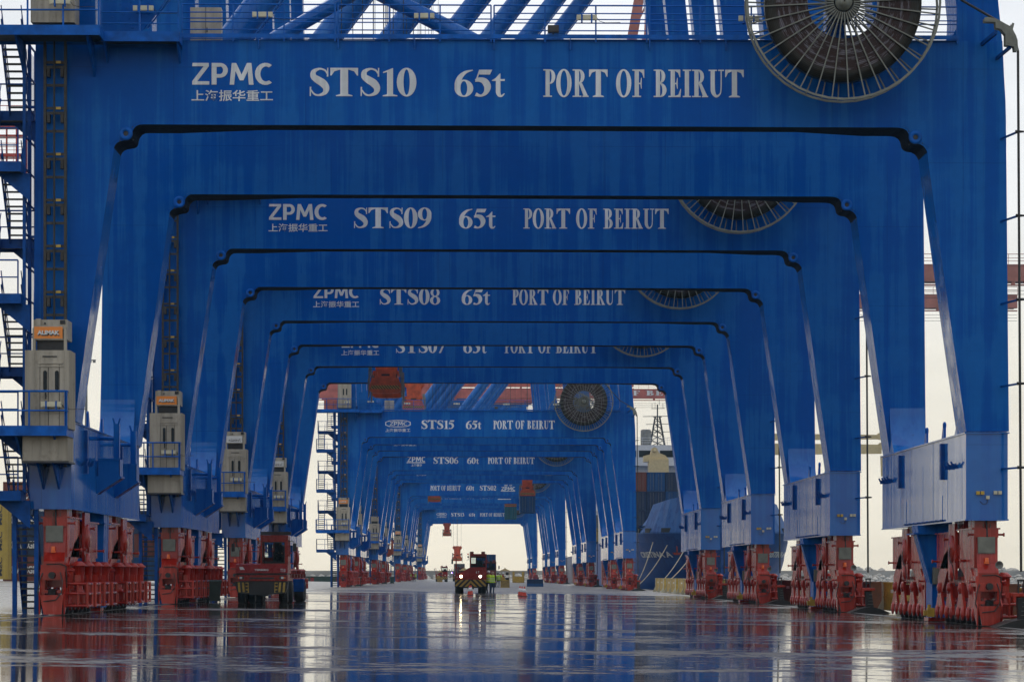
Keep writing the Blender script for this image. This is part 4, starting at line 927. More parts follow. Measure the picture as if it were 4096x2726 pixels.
def tractor(loc, rz, label, style):
    red = TRED if style != 'b' else TREDD
    r_ = empty('terminal_tractor', loc, rz, label, 'tractor unit', 'terminal tractors on the apron')
    m = MB()                                                   # chassis and deck
    for x_ in (-.45, .33): m.box(x_, x_ + .12, .2, 4.9, .75, 1.0)
    m.box(-.9, .9, 3.0, 4.6, 1.0, 1.12); m.box(-.7, .7, .3, .6, .45, .75); m.box(-1.0, -.5, 1.6, 2.6, .5, .95); m.cbox((0, 1.0, .6), (.5, .5, .5)); m.lathe((0, 3.8, 1.12), [(.001, .16), (.5, .16), (.55, .1), (.55, 0)], 20); m.tube((-.2, .9, .55), (.2, .9, .55), .2, 12); m.bar((-1.0, .95, .53), (1.0, .95, .53), .16, .16)
    m.build('chassis', DARK, r_)
    for sx in (-1.02, 1.02): wheel('wheel', r_, sx, .95)
    for sx in (-1.08, -.74, .74, 1.08): wheel('wheel', r_, sx, 3.8)
    if style == 'a':
        m = MB(); m.prism([(-1.25, 1.04), (1.25, 1.04), (1.22, .78), (1.12, .48), (.35, .42), (-.35, .42), (-1.12, .48), (-1.22, .78)], -.12, .35); m.box(-.45, .45, -.13, -.12, .55, .62); m.box(-.5, .5, -.125, -.12, .72, .76); bp = m.build('bumper', BLACK, r_)
        m = MB()
        for s_ in (-1, 1):
            for u in (1.13, .93): m.prism([(s_ * u, 1.0), (s_ * (u - .10), 1.0), (s_ * (u - .14), .54), (s_ * (u - .04), .54)], -.128, -.1205)
            m.prism([(s_ * .76, 1.0), (s_ * .62, 1.0), (s_ * .60, .52), (s_ * .74, .52)], -.128, -.1205)
        m.build('stripe', YEL, bp)
        m = MB()
        for s_ in (-1, 1):
            for z_ in (.90, .74, .58): m.tube((s_ * .70, -.131, z_), (s_ * .70, -.128, z_), .06, 10)
        m.build('bolt', BLACK, bp)
        m = MB(); m.prism([(-.08, 1.07), (-.08, 1.34), (.02, 1.36), (2.0, 1.36), (2.0, 1.07)], -1.23, 1.23, 'x'); m.prism([(-.05, 1.44), (.05, 1.84), (.35, 1.90), (2.4, 1.90), (2.4, 1.44)], -1.23, 1.23, 'x'); m.box(-1.2, 1.2, .0, 2.0, 1.36, 1.44, 1)
        m.box(-.58, .58, -.084, -.079, 1.16, 1.24, 1)
        m.prism([(-1.02, 1.6), (-.80, 1.6), (-.90, 1.74), (-1.06, 1.74)], -.03, -.0, 'y', 2)
        body = m.build('hood', [red, BLACK, SIGNW], r_)
        for s_ in (-1, 1):
            m = MB(); m.cbox((s_ * 1.0, -.082, 1.22), (.32, .03, .13), 0); m.cbox((s_ * .98, -.10, 1.22), (.12, .02, .10), 1); m.cbox((s_ * 1.09, -.10, 1.22), (.07, .02, .09), 2); m.build('headlight', [BLACK, SILV, AMBER], r_)
        m = MB(); text_xz(m, 'TERBERG', -.34, .32, 1.55, 1.64, -.045, .04); m.build('lettering', SIGNW, r_)
        m = MB(); text_xz(m, 'TT110', .89, 1.12, 1.49, 1.65, -.045, .02); m.build('number', SIGNW, r_)
        cx0, cx1, cz0, cz1 = -.07, 1.24, 1.84, 3.16; wx0, wx1, wz0, wz1 = .02, 1.09, 1.90, 2.92; cy0, cy1 = .10, 1.75
    else:
        m = MB(); m.prism([(-1.24, 1.10), (1.24, 1.10), (1.22, .60), (.9, .55), (-.9, .55), (-1.22, .60)], -.10, .25); m.build('bumper', CHEV, r_)
        m = MB(); m.prism([(-1.24, 1.11), (1.24, 1.11), (1.24, 2.04), (-.13, 2.04), (-.62, 1.74), (-.80, 1.64), (-1.20, 1.52)], -.02, .9); m.prism([(-1.24, 1.11), (1.24, 1.11), (1.24, 2.0), (-.1, 2.0), (-1.20, 1.5)], .9, 2.4)
        for k in range(14): m.box(-.5 + k * .055, -.47 + k * .055, -.03, -.02, 1.22, 1.42)
        m.build('hood', red, r_)
        for x_, mt in ((-.76, HEADL), (.75, HEADW)):
            if style == 'b' or style == 'c': mt = SILV
            m = MB(); m.cbox((x_, -.03, 1.36), (.26, .05, .20), 0); m.lathe((x_, -.06, 1.36), [(.001, -.03), (.09, -.02), (.10, 0)], 16, 'y', 1); m.build('headlight', [BLACK, mt], r_)
        m = MB(); m.cbox((.77, -.03, 1.22), (.09, .03, .05)); m.cbox((-1.22, -.06, 2.04), (.07, .07, .07)); m.build('indicator', AMBER, r_)
        if style == '67':
            m = MB(); text_xz(m, '6', .41, .50, 1.60, 1.78, -.022, .03); text_xz(m, '7', .58, .67, 1.60, 1.78, -.022, .03); text_xz(m, '67', -1.12, -1.02, 1.25, 1.36, -.022, .02); m.build('number', SIGNW, r_)
        if style == 'c':
            m = MB(); text_xz(m, '77', .0, .3, 1.50, 1.78, -.022, .03); m.build('number', SIGNW, r_)
        cx0, cx1, cz0, cz1 = -.08, 1.25, 2.03, 3.06; wx0, wx1, wz0, wz1 = .0, 1.17, 2.08, 2.95; cy0, cy1 = .10, 1.85
    # cab: posts, sills, roof, rear frame
    m = MB()
    m.box(cx0, wx0, cy0, cy0 + .10, cz0, cz1); m.box(wx1, cx1, cy0, cy0 + .10, cz0, cz1); m.box(wx0, wx1, cy0, cy0 + .10, wz1, cz1); m.box(wx0, wx1, cy0, cy0 + .10, cz0, wz0)
    m.box(cx0, cx1, cy0 - .06, cy1, cz1, cz1 + .07)
    m.box(cx0, cx0 + .08, cy1 - .1, cy1, cz0, cz1); m.box(cx1 - .08, cx1, cy1 - .1, cy1, cz0, cz1); m.box(cx0 + .08, cx1 - .08, cy1 - .1, cy1, cz0, cz0 + .35); m.box(cx0 + .08, cx1 - .08, cy1 - .1, cy1, cz1 - .22, cz1); m.box(wx0 + .42, wx0 + .47, cy1 - .1, cy1, cz0, cz1)
    for x_ in (cx0, cx1 - .04): m.box(x_, x_ + .04, cy0 + .1, cy1 - .1, cz0, cz0 + .40); m.box(x_, x_ + .04, cy0 + .1, cy1 - .1, cz1 - .15, cz1); m.box(x_, x_ + .04, cy0 + .8, cy0 + .9, cz0, cz1)
    cab = m.build('cab', red, r_)
    m = MB(); m.box(wx0, wx1, cy0 + .03, cy0 + .036, wz0, wz1); m.build('windscreen', WGLASS, cab)
    m = MB(); fr_ = .035
    m.box(wx0, wx0 + fr_, cy0 - .012, cy0 + .03, wz0, wz1); m.box(wx1 - fr_, wx1, cy0 - .012, cy0 + .03, wz0, wz1); m.box(wx0, wx1, cy0 - .012, cy0 + .03, wz1 - fr_, wz1); m.box(wx0, wx1, cy0 - .012, cy0 + .03, wz0, wz0 + fr_)
    m.bar((wx0 + .3, cy0 - .02, wz0 + .04), (wx1 - .25, cy0 - .02, wz0 + .10), .02, .02); m.build('window_seal', BLACK, cab)
    m = MB(); m.box(wx0 + .45, wx0 + .95, cy0 + .9, cy0 + 1.1, cz0, cz0 + .6); m.box(wx0 + .45, wx0 + .95, cy0 + .5, cy0 + .9, cz0, cz0 + .15); m.box(wx0 + .05, wx1 - .05, cy0 + .12, cy0 + .3, cz0, cz0 + .16); m.build('seat', DARK, cab)
    m = MB(); m.lathe((wx0 + .72, cy0 + .42, cz0 + .32), [(.20, -.015), (.225, 0), (.20, .015), (.18, 0), (.20, -.015)], 20, 'y'); m.bar((wx0 + .72, cy0 + .42, cz0 + .32), (wx0 + .72, cy0 + .25, cz0), .05, .05); m.bar((wx0 + .53, cy0 + .42, cz0 + .32), (wx0 + .91, cy0 + .42, cz0 + .32), .03, .03); m.build('steering_wheel', BLACK, cab)
    if style == 'a':
        m = MB(); m.box(-.22, 1.24, 2.3, 2.42, 3.27, 3.44); m.box(-.22, -.12, 2.3, 2.42, 1.9, 3.27); m.box(.45, .70, 2.3, 2.42, 1.9, 3.27); m.prism([(.45, 3.27), (.70, 3.27), (.85, 3.27), (.7, 3.12), (.45, 3.12), (.28, 3.27)], 2.3, 2.42); m.build('rear_frame', BLACK, r_)
        m = MB(); m.tube((-.2, .3, 3.0), (-.2, .3, 3.12), .06, 10); m.bar((-.2, .3, 3.0), (-.08, .3, 2.9), .02, .02); m.build('beacon', AMBER, r_)
        m = MB(); m.path([(-1.05, .15, 1.85), (-1.05, .15, 2.48), (-.08, .15, 2.46)], .022, 6); m.path([(-1.05, 1.3, 1.85), (-1.05, 1.3, 2.48), (-1.05, .15, 2.48)], .022, 6); m.build('handrail', red, r_)
        for x_, z_ in ((1.55, 2.66), (-1.36, 2.66)):
            m = MB(); m.cbox((x_, .1, z_), (.16, .06, .38)); m.path([(x_, .12, z_ + .2), (x_ - .1 if x_ > 0 else x_ + .1, .12, z_ + .3), (1.24 if x_ > 0 else -1.05, .14, z_ + .3 if x_ > 0 else z_ - .2)], .015, 5); m.build('mirror', BLACK, r_)
    else:
        for x_ in (.08, .98): m = MB(); m.cbox((x_, .3, 3.22), (.30, .3, .19)); m.box(x_ - .11, x_ + .11, .14, .15, 3.15, 3.28); m.build('roof_lamp', [TREDD], r_)
        m = MB(); m.tube((-.22, .3, 3.05), (-.22, .3, 3.17), .05, 10); m.bar((-.14, .3, 2.7), (-.14, .3, 3.2), .025, .025); m.build('beacon', AMBER, r_)
        m = MB(); m.lathe((-.2, .3, 2.9), [(.001, -.06), (.07, -.05), (.07, .05), (.001, .06)], 10); m.bar((-.33, .3, 2.66), (-.1, .3, 2.66), .02, .02); m.bar((-.2, .3, 2.66), (-.2, .3, 2.9), .02, .02); m.build('work_lamp', BLACK, r_)
        m = MB(); m.tube((-1.15, .3, 1.5), (-1.15, .3, 2.85), .045, 8); m.path([(-1.15, .3, 2.85), (-1.35, .3, 2.88), (-1.45, .3, 2.7)], .015, 5); m.path([(-1.1, .3, 2.1), (-.78, .3, 1.66)], .018, 5); m.build('mirror_post', red, r_)
        m = MB(); m.cbox((-1.46, .28, 2.52), (.13, .06, .36)); m.build('mirror', BLACK, r_)
        m = MB(); m.cbox((1.58, .28, 2.42), (.15, .06, .36)); m.path([(1.58, .3, 2.24), (1.5, .3, 2.12), (1.25, .3, 2.1)], .015, 5); m.build('mirror', BLACK, r_)
    return r_
def trailer(loc, rz, label, length=12.2, blue=True):
    r_ = empty('container_trailer', loc, rz, label, 'trailer', 'container trailers')
    m = MB()
    for x_ in (-.55, .40): m.box(x_, x_ + .15, 0, length, 1.05, 1.4)
    for k in range(6): m.box(-1.2, 1.2, .1 + k * (length - .4) / 5, .3 + k * (length - .4) / 5, 1.2, 1.4)
    m.build('chassis', TREDD, r_)
    for y_ in (length - 3.4, length - 2.1):
        for x_ in (-1.05, 1.05): wheel('wheel', r_, x_, y_, .52, .5)
    for x_ in (-1.05, 1.05):
        m = MB(); m.lathe((x_, length - 3.4, .55), [(.60, -.28), (.60, .28)], 12, 'x', 0, 0, pi); m.box(x_ - .28, x_ + .28, length - 4.15, length - 4.1, .5, 1.15); m.build('mudguard', STAIRB if blue else BLACK, r_)
    return r_
def at(px, Y): x = PX(px, Y); return (x, Y, GZ(x))
tractor(at(1047, 135), 0, 'red terminal tractor lettered TT110, with a black bumper, by the left crane legs', 'a')
x, y, z = at(1047, 135); trailer((x, y + 3.2, z), 0, 'empty trailer with blue mudguards behind the tractor lettered TT110')
tractor(at(1883, 224), 0, 'dark red terminal tractor 67 with lit headlights and chevron bumper, mid apron', '67')
x, y, z = at(1883, 224); trailer((x, y + 3.2, z), 0, 'empty trailer behind the tractor numbered 67', blue=False)
tractor(at(1944, 345), 0, 'red tractor with a blue container, half hidden behind tractor 67', 'b')
x, y, z = at(1944, 345); trailer((x, y + 3.2, z), 0, 'trailer carrying the blue container behind tractor 67', blue=False)
tractor(at(1766, 583), 0, 'small distant red tractor behind a striped booth, left of centre', 'c')
tractor(at(1833, 637), 0, 'distant dark tractor with a violet lamp left of tractor 67', 'b')
x, y, z = at(1833, 637); trailer((x, y + 3.2, z), 0, 'trailer carrying the grey container left of tractor 67', blue=False)
o = MB().cbox((0, 0, 0), (.16, .1, .16)).build('violet_lamp', VIOL); 
x, y, z = at(1807, 637); o.location = (x, y - .2, z + 1.9); tag(o, 'violet lamp glowing on the distant dark tractor', 'lamp')

# ------------------------------------------------------------------ containers
def container_mb(l, w, h):
    m = MB()
    t_ = .08; 
    for sx in (-1, 1):                                         # corrugated long sides
        n = int(l / .28); pts = []
        for k in range(n + 1):
            y_ = -l / 2 + .1 + (l - .2) * k / n; d = .0 if (k // 2) % 2 else .036; pts.append((sx * (w / 2 - .02 - d), y_))
        m.strip([(a, b_, .12) for a, b_ in pts], [(a, b_, h - .1) for a, b_ in pts])
    for sy in (-1, 1):
        n = int(w / .17); pts = []
        for k in range(n + 1):
            x_ = -w / 2 + .08 + (w - .16) * k / n; d = .0 if (k // 2) % 2 else .03; pts.append((x_, sy * (l / 2 - .02 - d)))
        m.strip([(a, b_, .12) for a, b_ in pts], [(a, b_, h - .1) for a, b_ in pts])
    m.box(-w / 2 + .03, w / 2 - .03, -l / 2 + .03, l / 2 - .03, h - .06, h - .02)
    m.box(-w / 2 + .03, w / 2 - .03, -l / 2 + .03, l / 2 - .03, .1, .14)
    for sx in (-1, 1):
        for sy in (-1, 1): m.cbox((sx * (w / 2 - .05), sy * (l / 2 - .05), h / 2), (.1, .1, h))
        for z_ in (.06, h - .05): m.cbox((sx * (w / 2 - .04), 0, z_), (.08, l - .2, .11))
    for sy in (-1, 1):
        for z_ in (.06, h - .05): m.cbox((0, sy * (l / 2 - .04), z_), (w - .2, .08, .11))
    return m
CM = {}
def container(loc, rz, mat, label, group, l=6.06, doors=True, words=None):
    key = (l, mat.name)
    if key not in CM:
        o = container_mb(l, 2.44, 2.59).build('shipping_container', mat); CM[key] = o.data
    else:
        o = bpy.data.objects.new('shipping_container', CM[key]); col.objects.link(o)
    o.location = loc; o.rotation_euler = (0, 0, rz); tag(o, label, 'container', group)
    if doors:
        m = MB()
        for x_ in (-.75, -.35, .35, .75): m.tube((x_, -l / 2 - .03, .15), (x_, -l / 2 - .03, 2.45), .022, 6)
        m.build('locking_bar', GREY, o)
    if words:
        m = MB()
        for k, (tx, y0_, y1_, z0_, z1_) in enumerate(words):
            text_on(m, tx, lambda u, v, d: (-1.22 + .0 - d if False else 1.225 + d, y0_ + (y1_ - y0_) * u, z0_ + (z1_ - z0_) * v), .02)
        m.build('lettering', SIGNW, o)
    return o
x, y, z = at(1944, 345); container((x, y + 9.2, z + 1.41), 0, C_BLUE, 'blue container on the trailer behind tractor 67', None, 12.19)
x, y, z = at(1837, 645); container((x, y + 9.5, z + 1.41), 0, C_GREY, 'grey container on the distant trailer left of tractor 67', None, 12.19)
# stacks on the landside yard; long sides towards the lens where the photograph shows them
G = 'containers stacked in the yard'
for k in range(3):
    zb = 1.05 + 2.6 * k; lv = ('bottom', 'middle', 'top')[k]
    container((-53.35, 292, zb), pi / 2, C_YEL, 'yellow container, ' + lv + ' of the yellow stack at the left edge', G, 12.19, False, [('MSC', -.2 + 5.0, .9 + 5.0, .8, 1.8)] if 0 else None)
for j, (xc, Yc, mats) in enumerate((( -46.0, 300, (C_BRN, C_NAVY, C_NAVY, C_BRN)), (-39.0, 303, (C_NAVY, C_NAVY, C_BRN, C_NAVY)), (-31.5, 316, (C_NAVY, C_BLUE, C_NAVY)), (-37.5, 318, (C_BLUE, C_BRN, C_NAVY)))):
    for k, mt in enumerate(mats):
        lv = ('bottom', 'second', 'third', 'top')[k]; cn = {'container_navy': 'navy', 'container_brown': 'brown', 'container_blue': 'blue'}[mt.name]
        where = ('beside the yellow stack', 'one stack right of the yellow one', 'in the rightmost yard stack', 'in the yard stack behind')[j]
        o = container((xc, Yc, .85 + 2.6 * k), pi / 2, mt, '%s container, %s tier %s' % (cn, lv, where), G, 6.06, False)
        if j < 2:
            m = MB()
            text_on(m, 'CMA CGM', lambda u, v, d: (-1.215 - d, 2.6 - 3.2 * u, .8 + .8 * v), .03); m.build('lettering', SIGNW, o)
# ladder-like marks on the yellow ones
for o in [o for o in col.objects if o.name.startswith('shipping_container') and o.get('label', '').startswith('yellow')]:
    m = MB(); text_on(m, 'MSC', lambda u, v, d: (-1.215 - d, -5.2 - .35 * v, .35 + 1.9 * u), .03)
    m.build('lettering', DARK, o)

# ------------------------------------------------------------------ spreaders hanging in the cranes
def spreader_parts(r_, ropes, l=6.1):
    m = MB()                                                   # head block with sheave cheeks
    head = [(-1.10, 3.1), (-1.15, 3.35), (-1.02, 3.62), (-.75, 3.70), (-.5, 3.62), (-.3, 3.68), (.3, 3.68), (.5, 3.62), (.75, 3.70), (1.02, 3.62), (1.15, 3.35), (1.10, 3.1), (.80, 2.75), (.75, 1.85), (-.75, 1.85), (-.80, 2.75)]
    for y_ in (-1.35, -.6, .6, 1.35): m.prism(head, y_ - .06, y_ + .06)
    m.box(-.72, .72, -1.3, 1.3, 1.9, 2.7); m.build('head_block', ORANGE, r_)
    for sx in (-.72, .72):
        m = MB(); m.lathe((sx, 0, 3.3), [(.30, -.5), (.38, -.48), (.38, .48), (.30, .5), (.001, .5)], 18, 'y'); m.lathe((sx, -1.42, 3.3), [(.001, -.03), (.14, -.03), (.14, 0)], 14, 'y'); m.build('sheave', DARK, r_)
    m = MB(); m.prism([(-.68, 1.85), (.68, 1.85), (.86, 1.45), (.80, .9), (.62, .6), (-.62, .6), (-.80, .9), (-.86, 1.45)], -2.0, 2.0); m.box(-.95, .95, -1.2, 1.2, 1.5, 1.8); m.box(-.5, .5, -l / 2 + .3, l / 2 - .3, .6, 1.1)
    for sy in (-1, 1):
        y_ = sy * (l / 2 - .25); m.prism([(-.95, 1.15), (.95, 1.15), (1.15, .62), (1.15, .22), (-1.15, .22), (-1.15, .62)], y_ - .25, y_ + .25)
        m.prism([(-.70, 1.15), (.70, 1.15), (.62, 1.30), (-.62, 1.30)], y_ - .2, y_ + .2); m.box(-.78, -.55, y_ - .3, y_ + .3, 1.1, 1.62); m.box(.55, .78, y_ - .3, y_ + .3, 1.1, 1.62); m.prism([(-1.1, .22), (1.1, .22), (.95, .10), (.5, .05), (-.5, .05), (-.95, .10)], y_ - .2, y_ + .2)
    m.build('frame', ORANGE, r_)
    m = MB(); y_ = -l / 2 - .012; m.prism([(-.98, .62), (.98, .62), (1.1, .36), (-1.1, .36)], y_, y_ + .012); m.build('stripe_panel', CHEVS, r_)
    m = MB(); m.box(-.3, .3, -2.26, -2.2, 1.3, 1.5); m.box(-.85, -.62, -2.3, -2.2, 1.1, 1.5); m.box(.62, .85, -2.3, -2.2, 1.1, 1.5); m.build('hydraulic_unit', BLACK, r_)
    for sx in (-1, 1):
        for sy in (-1, 1):
            m = MB(); m.prism([(sx * 1.12, .25), (sx * 1.26, .30), (sx * 1.28, 1.05), (sx * 1.22, 1.15), (sx * 1.22, 1.95), (sx * .98, 1.95), (sx * .98, 1.5), (sx * 1.10, 1.2)], sy * (l / 2 - .3) - .22, sy * (l / 2 - .3) + .22)
            m.prism([(sx * 1.10, .25), (sx * 1.24, .3), (sx * 1.24, -.25), (sx * 1.16, -.2)], sy * (l / 2 - .3) - .2, sy * (l / 2 - .3) + .2)
            m.build('corner_guide', GREY, r_)
    if ropes:
        m = MB()
        for sx in (-.95, -.05, .05, .95):
            for y_ in (-.5, .5): m.tube((sx, y_, 3.5), (sx * 1.02, y_, ropes), .022, 5)
        m.build('hoist_rope', BLACK, r_)
SPR = []
def spreader(px, py_bottom, Y, label):
    x = PX(px, Y); z = PZ(px, py_bottom, Y); r_ = empty('container_spreader', (x, Y, z), 0, label, 'spreader', 'orange container spreaders')
    spreader_parts(r_, 48.9 - z); SPR.append(r_); return x, z
spreader(1546, 1585, 208.5, 'orange spreader with striped edge hanging in front of the STS15 crane')
spreader(1656, 1652, 311.5, 'orange spreader seen behind the walkway rail of STS15')
x, z = spreader(2109, 1988, 446, 'red orange spreader carrying a ribbed blue container')
container((x, 446, z - 2.45), 0, C_BLUE, 'ribbed blue container held up by the spreader right of centre', 'containers lifted by the cranes')
spreader(1738, 2006, 536.5, 'rust orange spreader, its lower edge showing below the beam of STS02')
x, z = spreader(2042, 2029, 593.5, 'spreader carrying the teal container, mostly hidden by a beam')
container((x, 593.5, z - 2.45), 0, C_TEAL, 'teal container held up between the far crane portals', 'containers lifted by the cranes')
spreader(1788, 2143, 808.5, 'small far orange spreader alone against the pale sky')
spreader(1829, 2243, 690, 'orange spreader on long ropes above the grey container truck')

# ------------------------------------------------------------------ striped booths, cones, bins, skips
def booth(loc, label):
    r_ = empty('checker_booth', loc, 0, label, 'booth', 'striped booths on the apron')
    m = MB(); m.box(-.55, .55, -.55, .55, .06, .82); m.build('base', CHEVF, r_)
    m = MB(); m.box(-.58, .58, -.58, .58, .82, .86); m.prism([(-.58, .86), (.58, .86), (.02, .98), (-.02, .98)], -.58, -.54); m.box(-.52, .0, .3, .34, .86, 1.25); m.box(-.58, .58, -.58, .58, 0, .06); m.build('parapet', YEL, r_)
    for sx in (-.5, .5):
        for sy in (-.5, .5): m = MB(); m.box(sx - .025, sx + .025, sy - .025, sy + .025, .86, 2.05); m.build('post', MUSTY, r_)
    m = MB(); m.add([(-.64, -.64, 2.02), (.64, -.64, 2.02), (.64, .64, 2.02), (-.64, .64, 2.02), (0, 0, 2.34)], [(0, 1, 4), (1, 2, 4), (2, 3, 4), (3, 0, 4), (3, 2, 1, 0)]); m.box(-.64, .64, -.645, -.63, 1.98, 2.03); m.tube((0, 0, 2.3), (0, 0, 2.42), .05, 8); m.build('roof', CHEVF, r_)
    m = MB(); m.box(.08, .44, .3, .45, 1.5, 1.85); m.box(.05, .5, .3, .33, .86, 1.22); m.build('control_box', DARK, r_)
    return r_
booth(at(2020, 344), 'yellow booth with striped base and roof, right of tractor 67')
booth(at(1857, 346), 'striped booth whose roof peeks out left of the cab of tractor 67')
booth(at(1759, 570), 'small far striped booth in front of the distant red tractor')
def cone(loc, label):
    r_ = empty('traffic_cone', loc, 0, label, 'traffic cone', 'red and white traffic cones')
    m = MB(); m.box(-.2, .2, -.2, .2, 0, .035); m.build('base', BLACK, r_)
    m = MB(); m.lathe((0, 0, 0), [(.165, .035), (.115, .30)], 18); m.lathe((0, 0, 0), [(.065, .56), (.035, .70), (.02, .72), (.001, .72)], 18); m.build('body', CONER, r_)
    m = MB(); m.lathe((0, 0, 0), [(.115, .30), (.118, .302), (.068, .56), (.065, .56)], 18); m.build('reflective_sleeve', CONEW, r_)
cone(at(1878, 206), 'red and white cone in front of tractor 67, nearer of the pair')
cone(at(1884, 210.5), 'red and white cone in front of tractor 67, farther of the pair')
cone(at(2080, 207), 'leftmost of the three red and white cones on open apron')
cone(at(2088.5, 203.5), 'middle one of the three red and white cones on open apron')
cone(at(2098, 200), 'rightmost and nearest of the three cones on open apron')
def wheelie(loc, rz, label):
    r_ = empty('wheelie_bin', loc, rz, label, 'bin', 'dark green wheelie bins')
    m = MB(); A = [(-.26, -.30), (.26, -.30), (.26, .28), (-.26, .28)]; B = [(-.33, -.36), (.33, -.36), (.33, .34), (-.33, .34)]
    m.add([(a, b_, .06) for a, b_ in A] + [(a, b_, .98) for a, b_ in B], [(3, 2, 1, 0), (0, 1, 5, 4), (1, 2, 6, 5), (2, 3, 7, 6), (3, 0, 4, 7)]); m.box(-.35, .35, -.38, .36, .95, .99); m.build('body', BING, r_)
    m = MB(); m.prism([(-.40, .99), (.38, .99), (.38, 1.03), (.2, 1.09), (-.2, 1.09), (-.40, 1.03)], -.35, .35, 'x'); m.build('lid', BING, r_)
    for sx in (-.3, .3): m = MB(); m.lathe((sx, .28, .1), [(.001, -.03), (.1, -.03), (.1, .03), (.001, .03)], 14, 'x'); m.build('wheel', BLACK, r_)
wheelie(at(856, 138), .15, 'dark green wheelie bin beside the left bogies, left of the tractor lettered TT110')
wheelie(at(1433, 326), .1, 'green wheelie bin against the left bogies of STS15')
wheelie(at(1537, 416), 0, 'small green bin beside the left bogies of STS06')
wheelie(at(1568, 432), .1, 'small green bin right of the STS06 bogies')
# blue skip and yellow lifting cage
x, y, z = at(2140, 385); r_ = empty('steel_skip', (x, y, z), 0, 'low dark blue steel skip on the apron before the right legs', 'skip')
m = MB(); m.box(-1.08, 1.08, -.9, 2.4, .05, .12); m.box(-1.08, 1.08, -.9, -.84, .12, 1.0); m.box(-1.08, 1.08, 2.34, 2.4, .12, 1.0); m.box(-1.08, -1.02, -.84, 2.34, .12, 1.0); m.box(1.02, 1.08, -.84, 2.34, .12, 1.0); m.box(-.02, .02, -.93, -.9, .1, 1.0); m.build('tub', C_NAVY, r_)
m = MB(); m.box(-1.12, 1.12, -.95, -.9, .0, .42); m.box(-1.12, 1.12, -.94, -.90, .92, 1.0); m.build('rim', C_BLUE, r_)
x, y, z = at(2074, 583); r_ = empty('lifting_cage', (x, y, z), 0, 'yellow open fronted lifting cage standing on the far apron', 'cage')
m = MB()
for sx in (-1.15, 1.15):
    for sy in (0, 2.2): m.cbox((sx, sy, 1.15), (.14, .14, 2.3))
m.box(-1.2, 1.2, -.07, .07, 2.2, 2.32); m.box(-1.2, 1.2, 2.13, 2.27, 2.2, 2.32); m.box(-1.2, 1.2, -.07, 2.27, 0, .12); m.build('frame', MUSTY, r_)
m = MB(); m.box(-1.1, 1.1, 2.0, 2.05, .12, 1.3); m.box(-1.1, -.75, 2.0, 2.05, 1.3, 2.2); m.box(.75, 1.1, 2.0, 2.05, 1.3, 2.2); m.box(-1.1, 1.1, 0, .04, .12, .75); m.build('panel', YEL, r_)

# steel boxes along the quay edge
def edge_box(Y, mat, label):
    x0 = 18.75; z = GZ(19); r_ = empty('edge_bin', (x0 + .4, Y, z), 0, label, 'steel box', 'yellow steel boxes along the quay edge')
    m = MB(); m.box(-.4, .4, 0, 12.2, .12, 1.30)
    m.box(-.44, -.4, 0, 12.2, .70, .76); m.box(-.44, .44, -.02, 12.22, 1.30, 1.38); m.build('body', mat, r_)
    for y_ in (.1, 6.1, 12.1): m = MB(); m.box(-.47, -.4, y_ - .12, y_ + .12, 0, 1.40); m.prism([(-.75, 0), (-.47, 0), (-.47, .55)], y_ - .04, y_ + .04); m.build('post', LAMPC if mat is not RUST else mat, r_)
    for y_ in (3.0, 9.0): m = MB(); m.box(-.408, -.4, y_ - .8, y_ + .8, .9, 1.05); m.build('plate', SIGNW, r_)
RUST = plain('rusty_steel', (.16, .055, .02), .7, .45, scale=1.2)
for k, (Y, lab) in enumerate(((84, 'beside the front bogie of STS10'), (101, 'behind the rear bogie of STS10'), (117, 'between the STS10 and STS09 legs'), (133, 'beside the bogies of STS09'), (149, 'between the STS09 and STS08 legs'), (165, 'beside the front bogie of STS08'), (180, 'behind the rear bogie of STS08'), (196, 'beside the bogies of STS07'),
        (212, 'nearest of the row under the blue bow'), (228, 'second of the row under the blue bow'), (244, 'third of the row under the blue bow'), (260, 'fourth of the row under the blue bow'), (276, 'last of the row under the blue bow'))):
    mt = RUST if k in (1, 3, 5) else YEL
    edge_box(Y, mt, ('rusty' if mt is RUST else 'yellow') + ' steel box on the quay edge, ' + lab)
m = MB(); m.path([(19.6, 84, .9), (19.6, 108, .9)], .14, 12); m.path([(19.3, 88, .4), (19.3, 88, 1.25), (19.6, 88, 1.25)], .12, 10)
tag(m.build('quay_pipe', YEL), 'thick yellow pipe along the quay edge at the right border', 'pipe')

# ------------------------------------------------------------------ people
def tubeskin(chains, sub=1):
    """one continuous skinned surface from joint chains [(x,y,z,r)...] sharing the pelvis"""
    me = bpy.data.meshes.new('person'); V = []; E = []; RAD = []; idx = {}
    def vid(p):
        k = (round(p[0], 4), round(p[1], 4), round(p[2], 4))
        if k not in idx: idx[k] = len(V); V.append(k); RAD.append(p[3])
        return idx[k]
    for c_ in chains:
        ids = [vid(p) for p in c_]; E += list(zip(ids, ids[1:]))
    me.from_pydata(V, E, []); o = bpy.data.objects.new('person', me); col.objects.link(o)
    sk = o.modifiers.new('skin', 'SKIN'); o.modifiers.new('sub', 'SUBSURF').levels = sub
    for i, r_ in enumerate(RAD): me.skin_vertices[0].data[i].radius = (r_, r_); me.skin_vertices[0].data[i].use_root = (i == 0)
    dg = bpy.context.evaluated_depsgraph_get(); m2 = bpy.data.meshes.new_from_object(o.evaluated_get(dg))
    bpy.data.objects.remove(o); bpy.data.meshes.remove(me); return m2
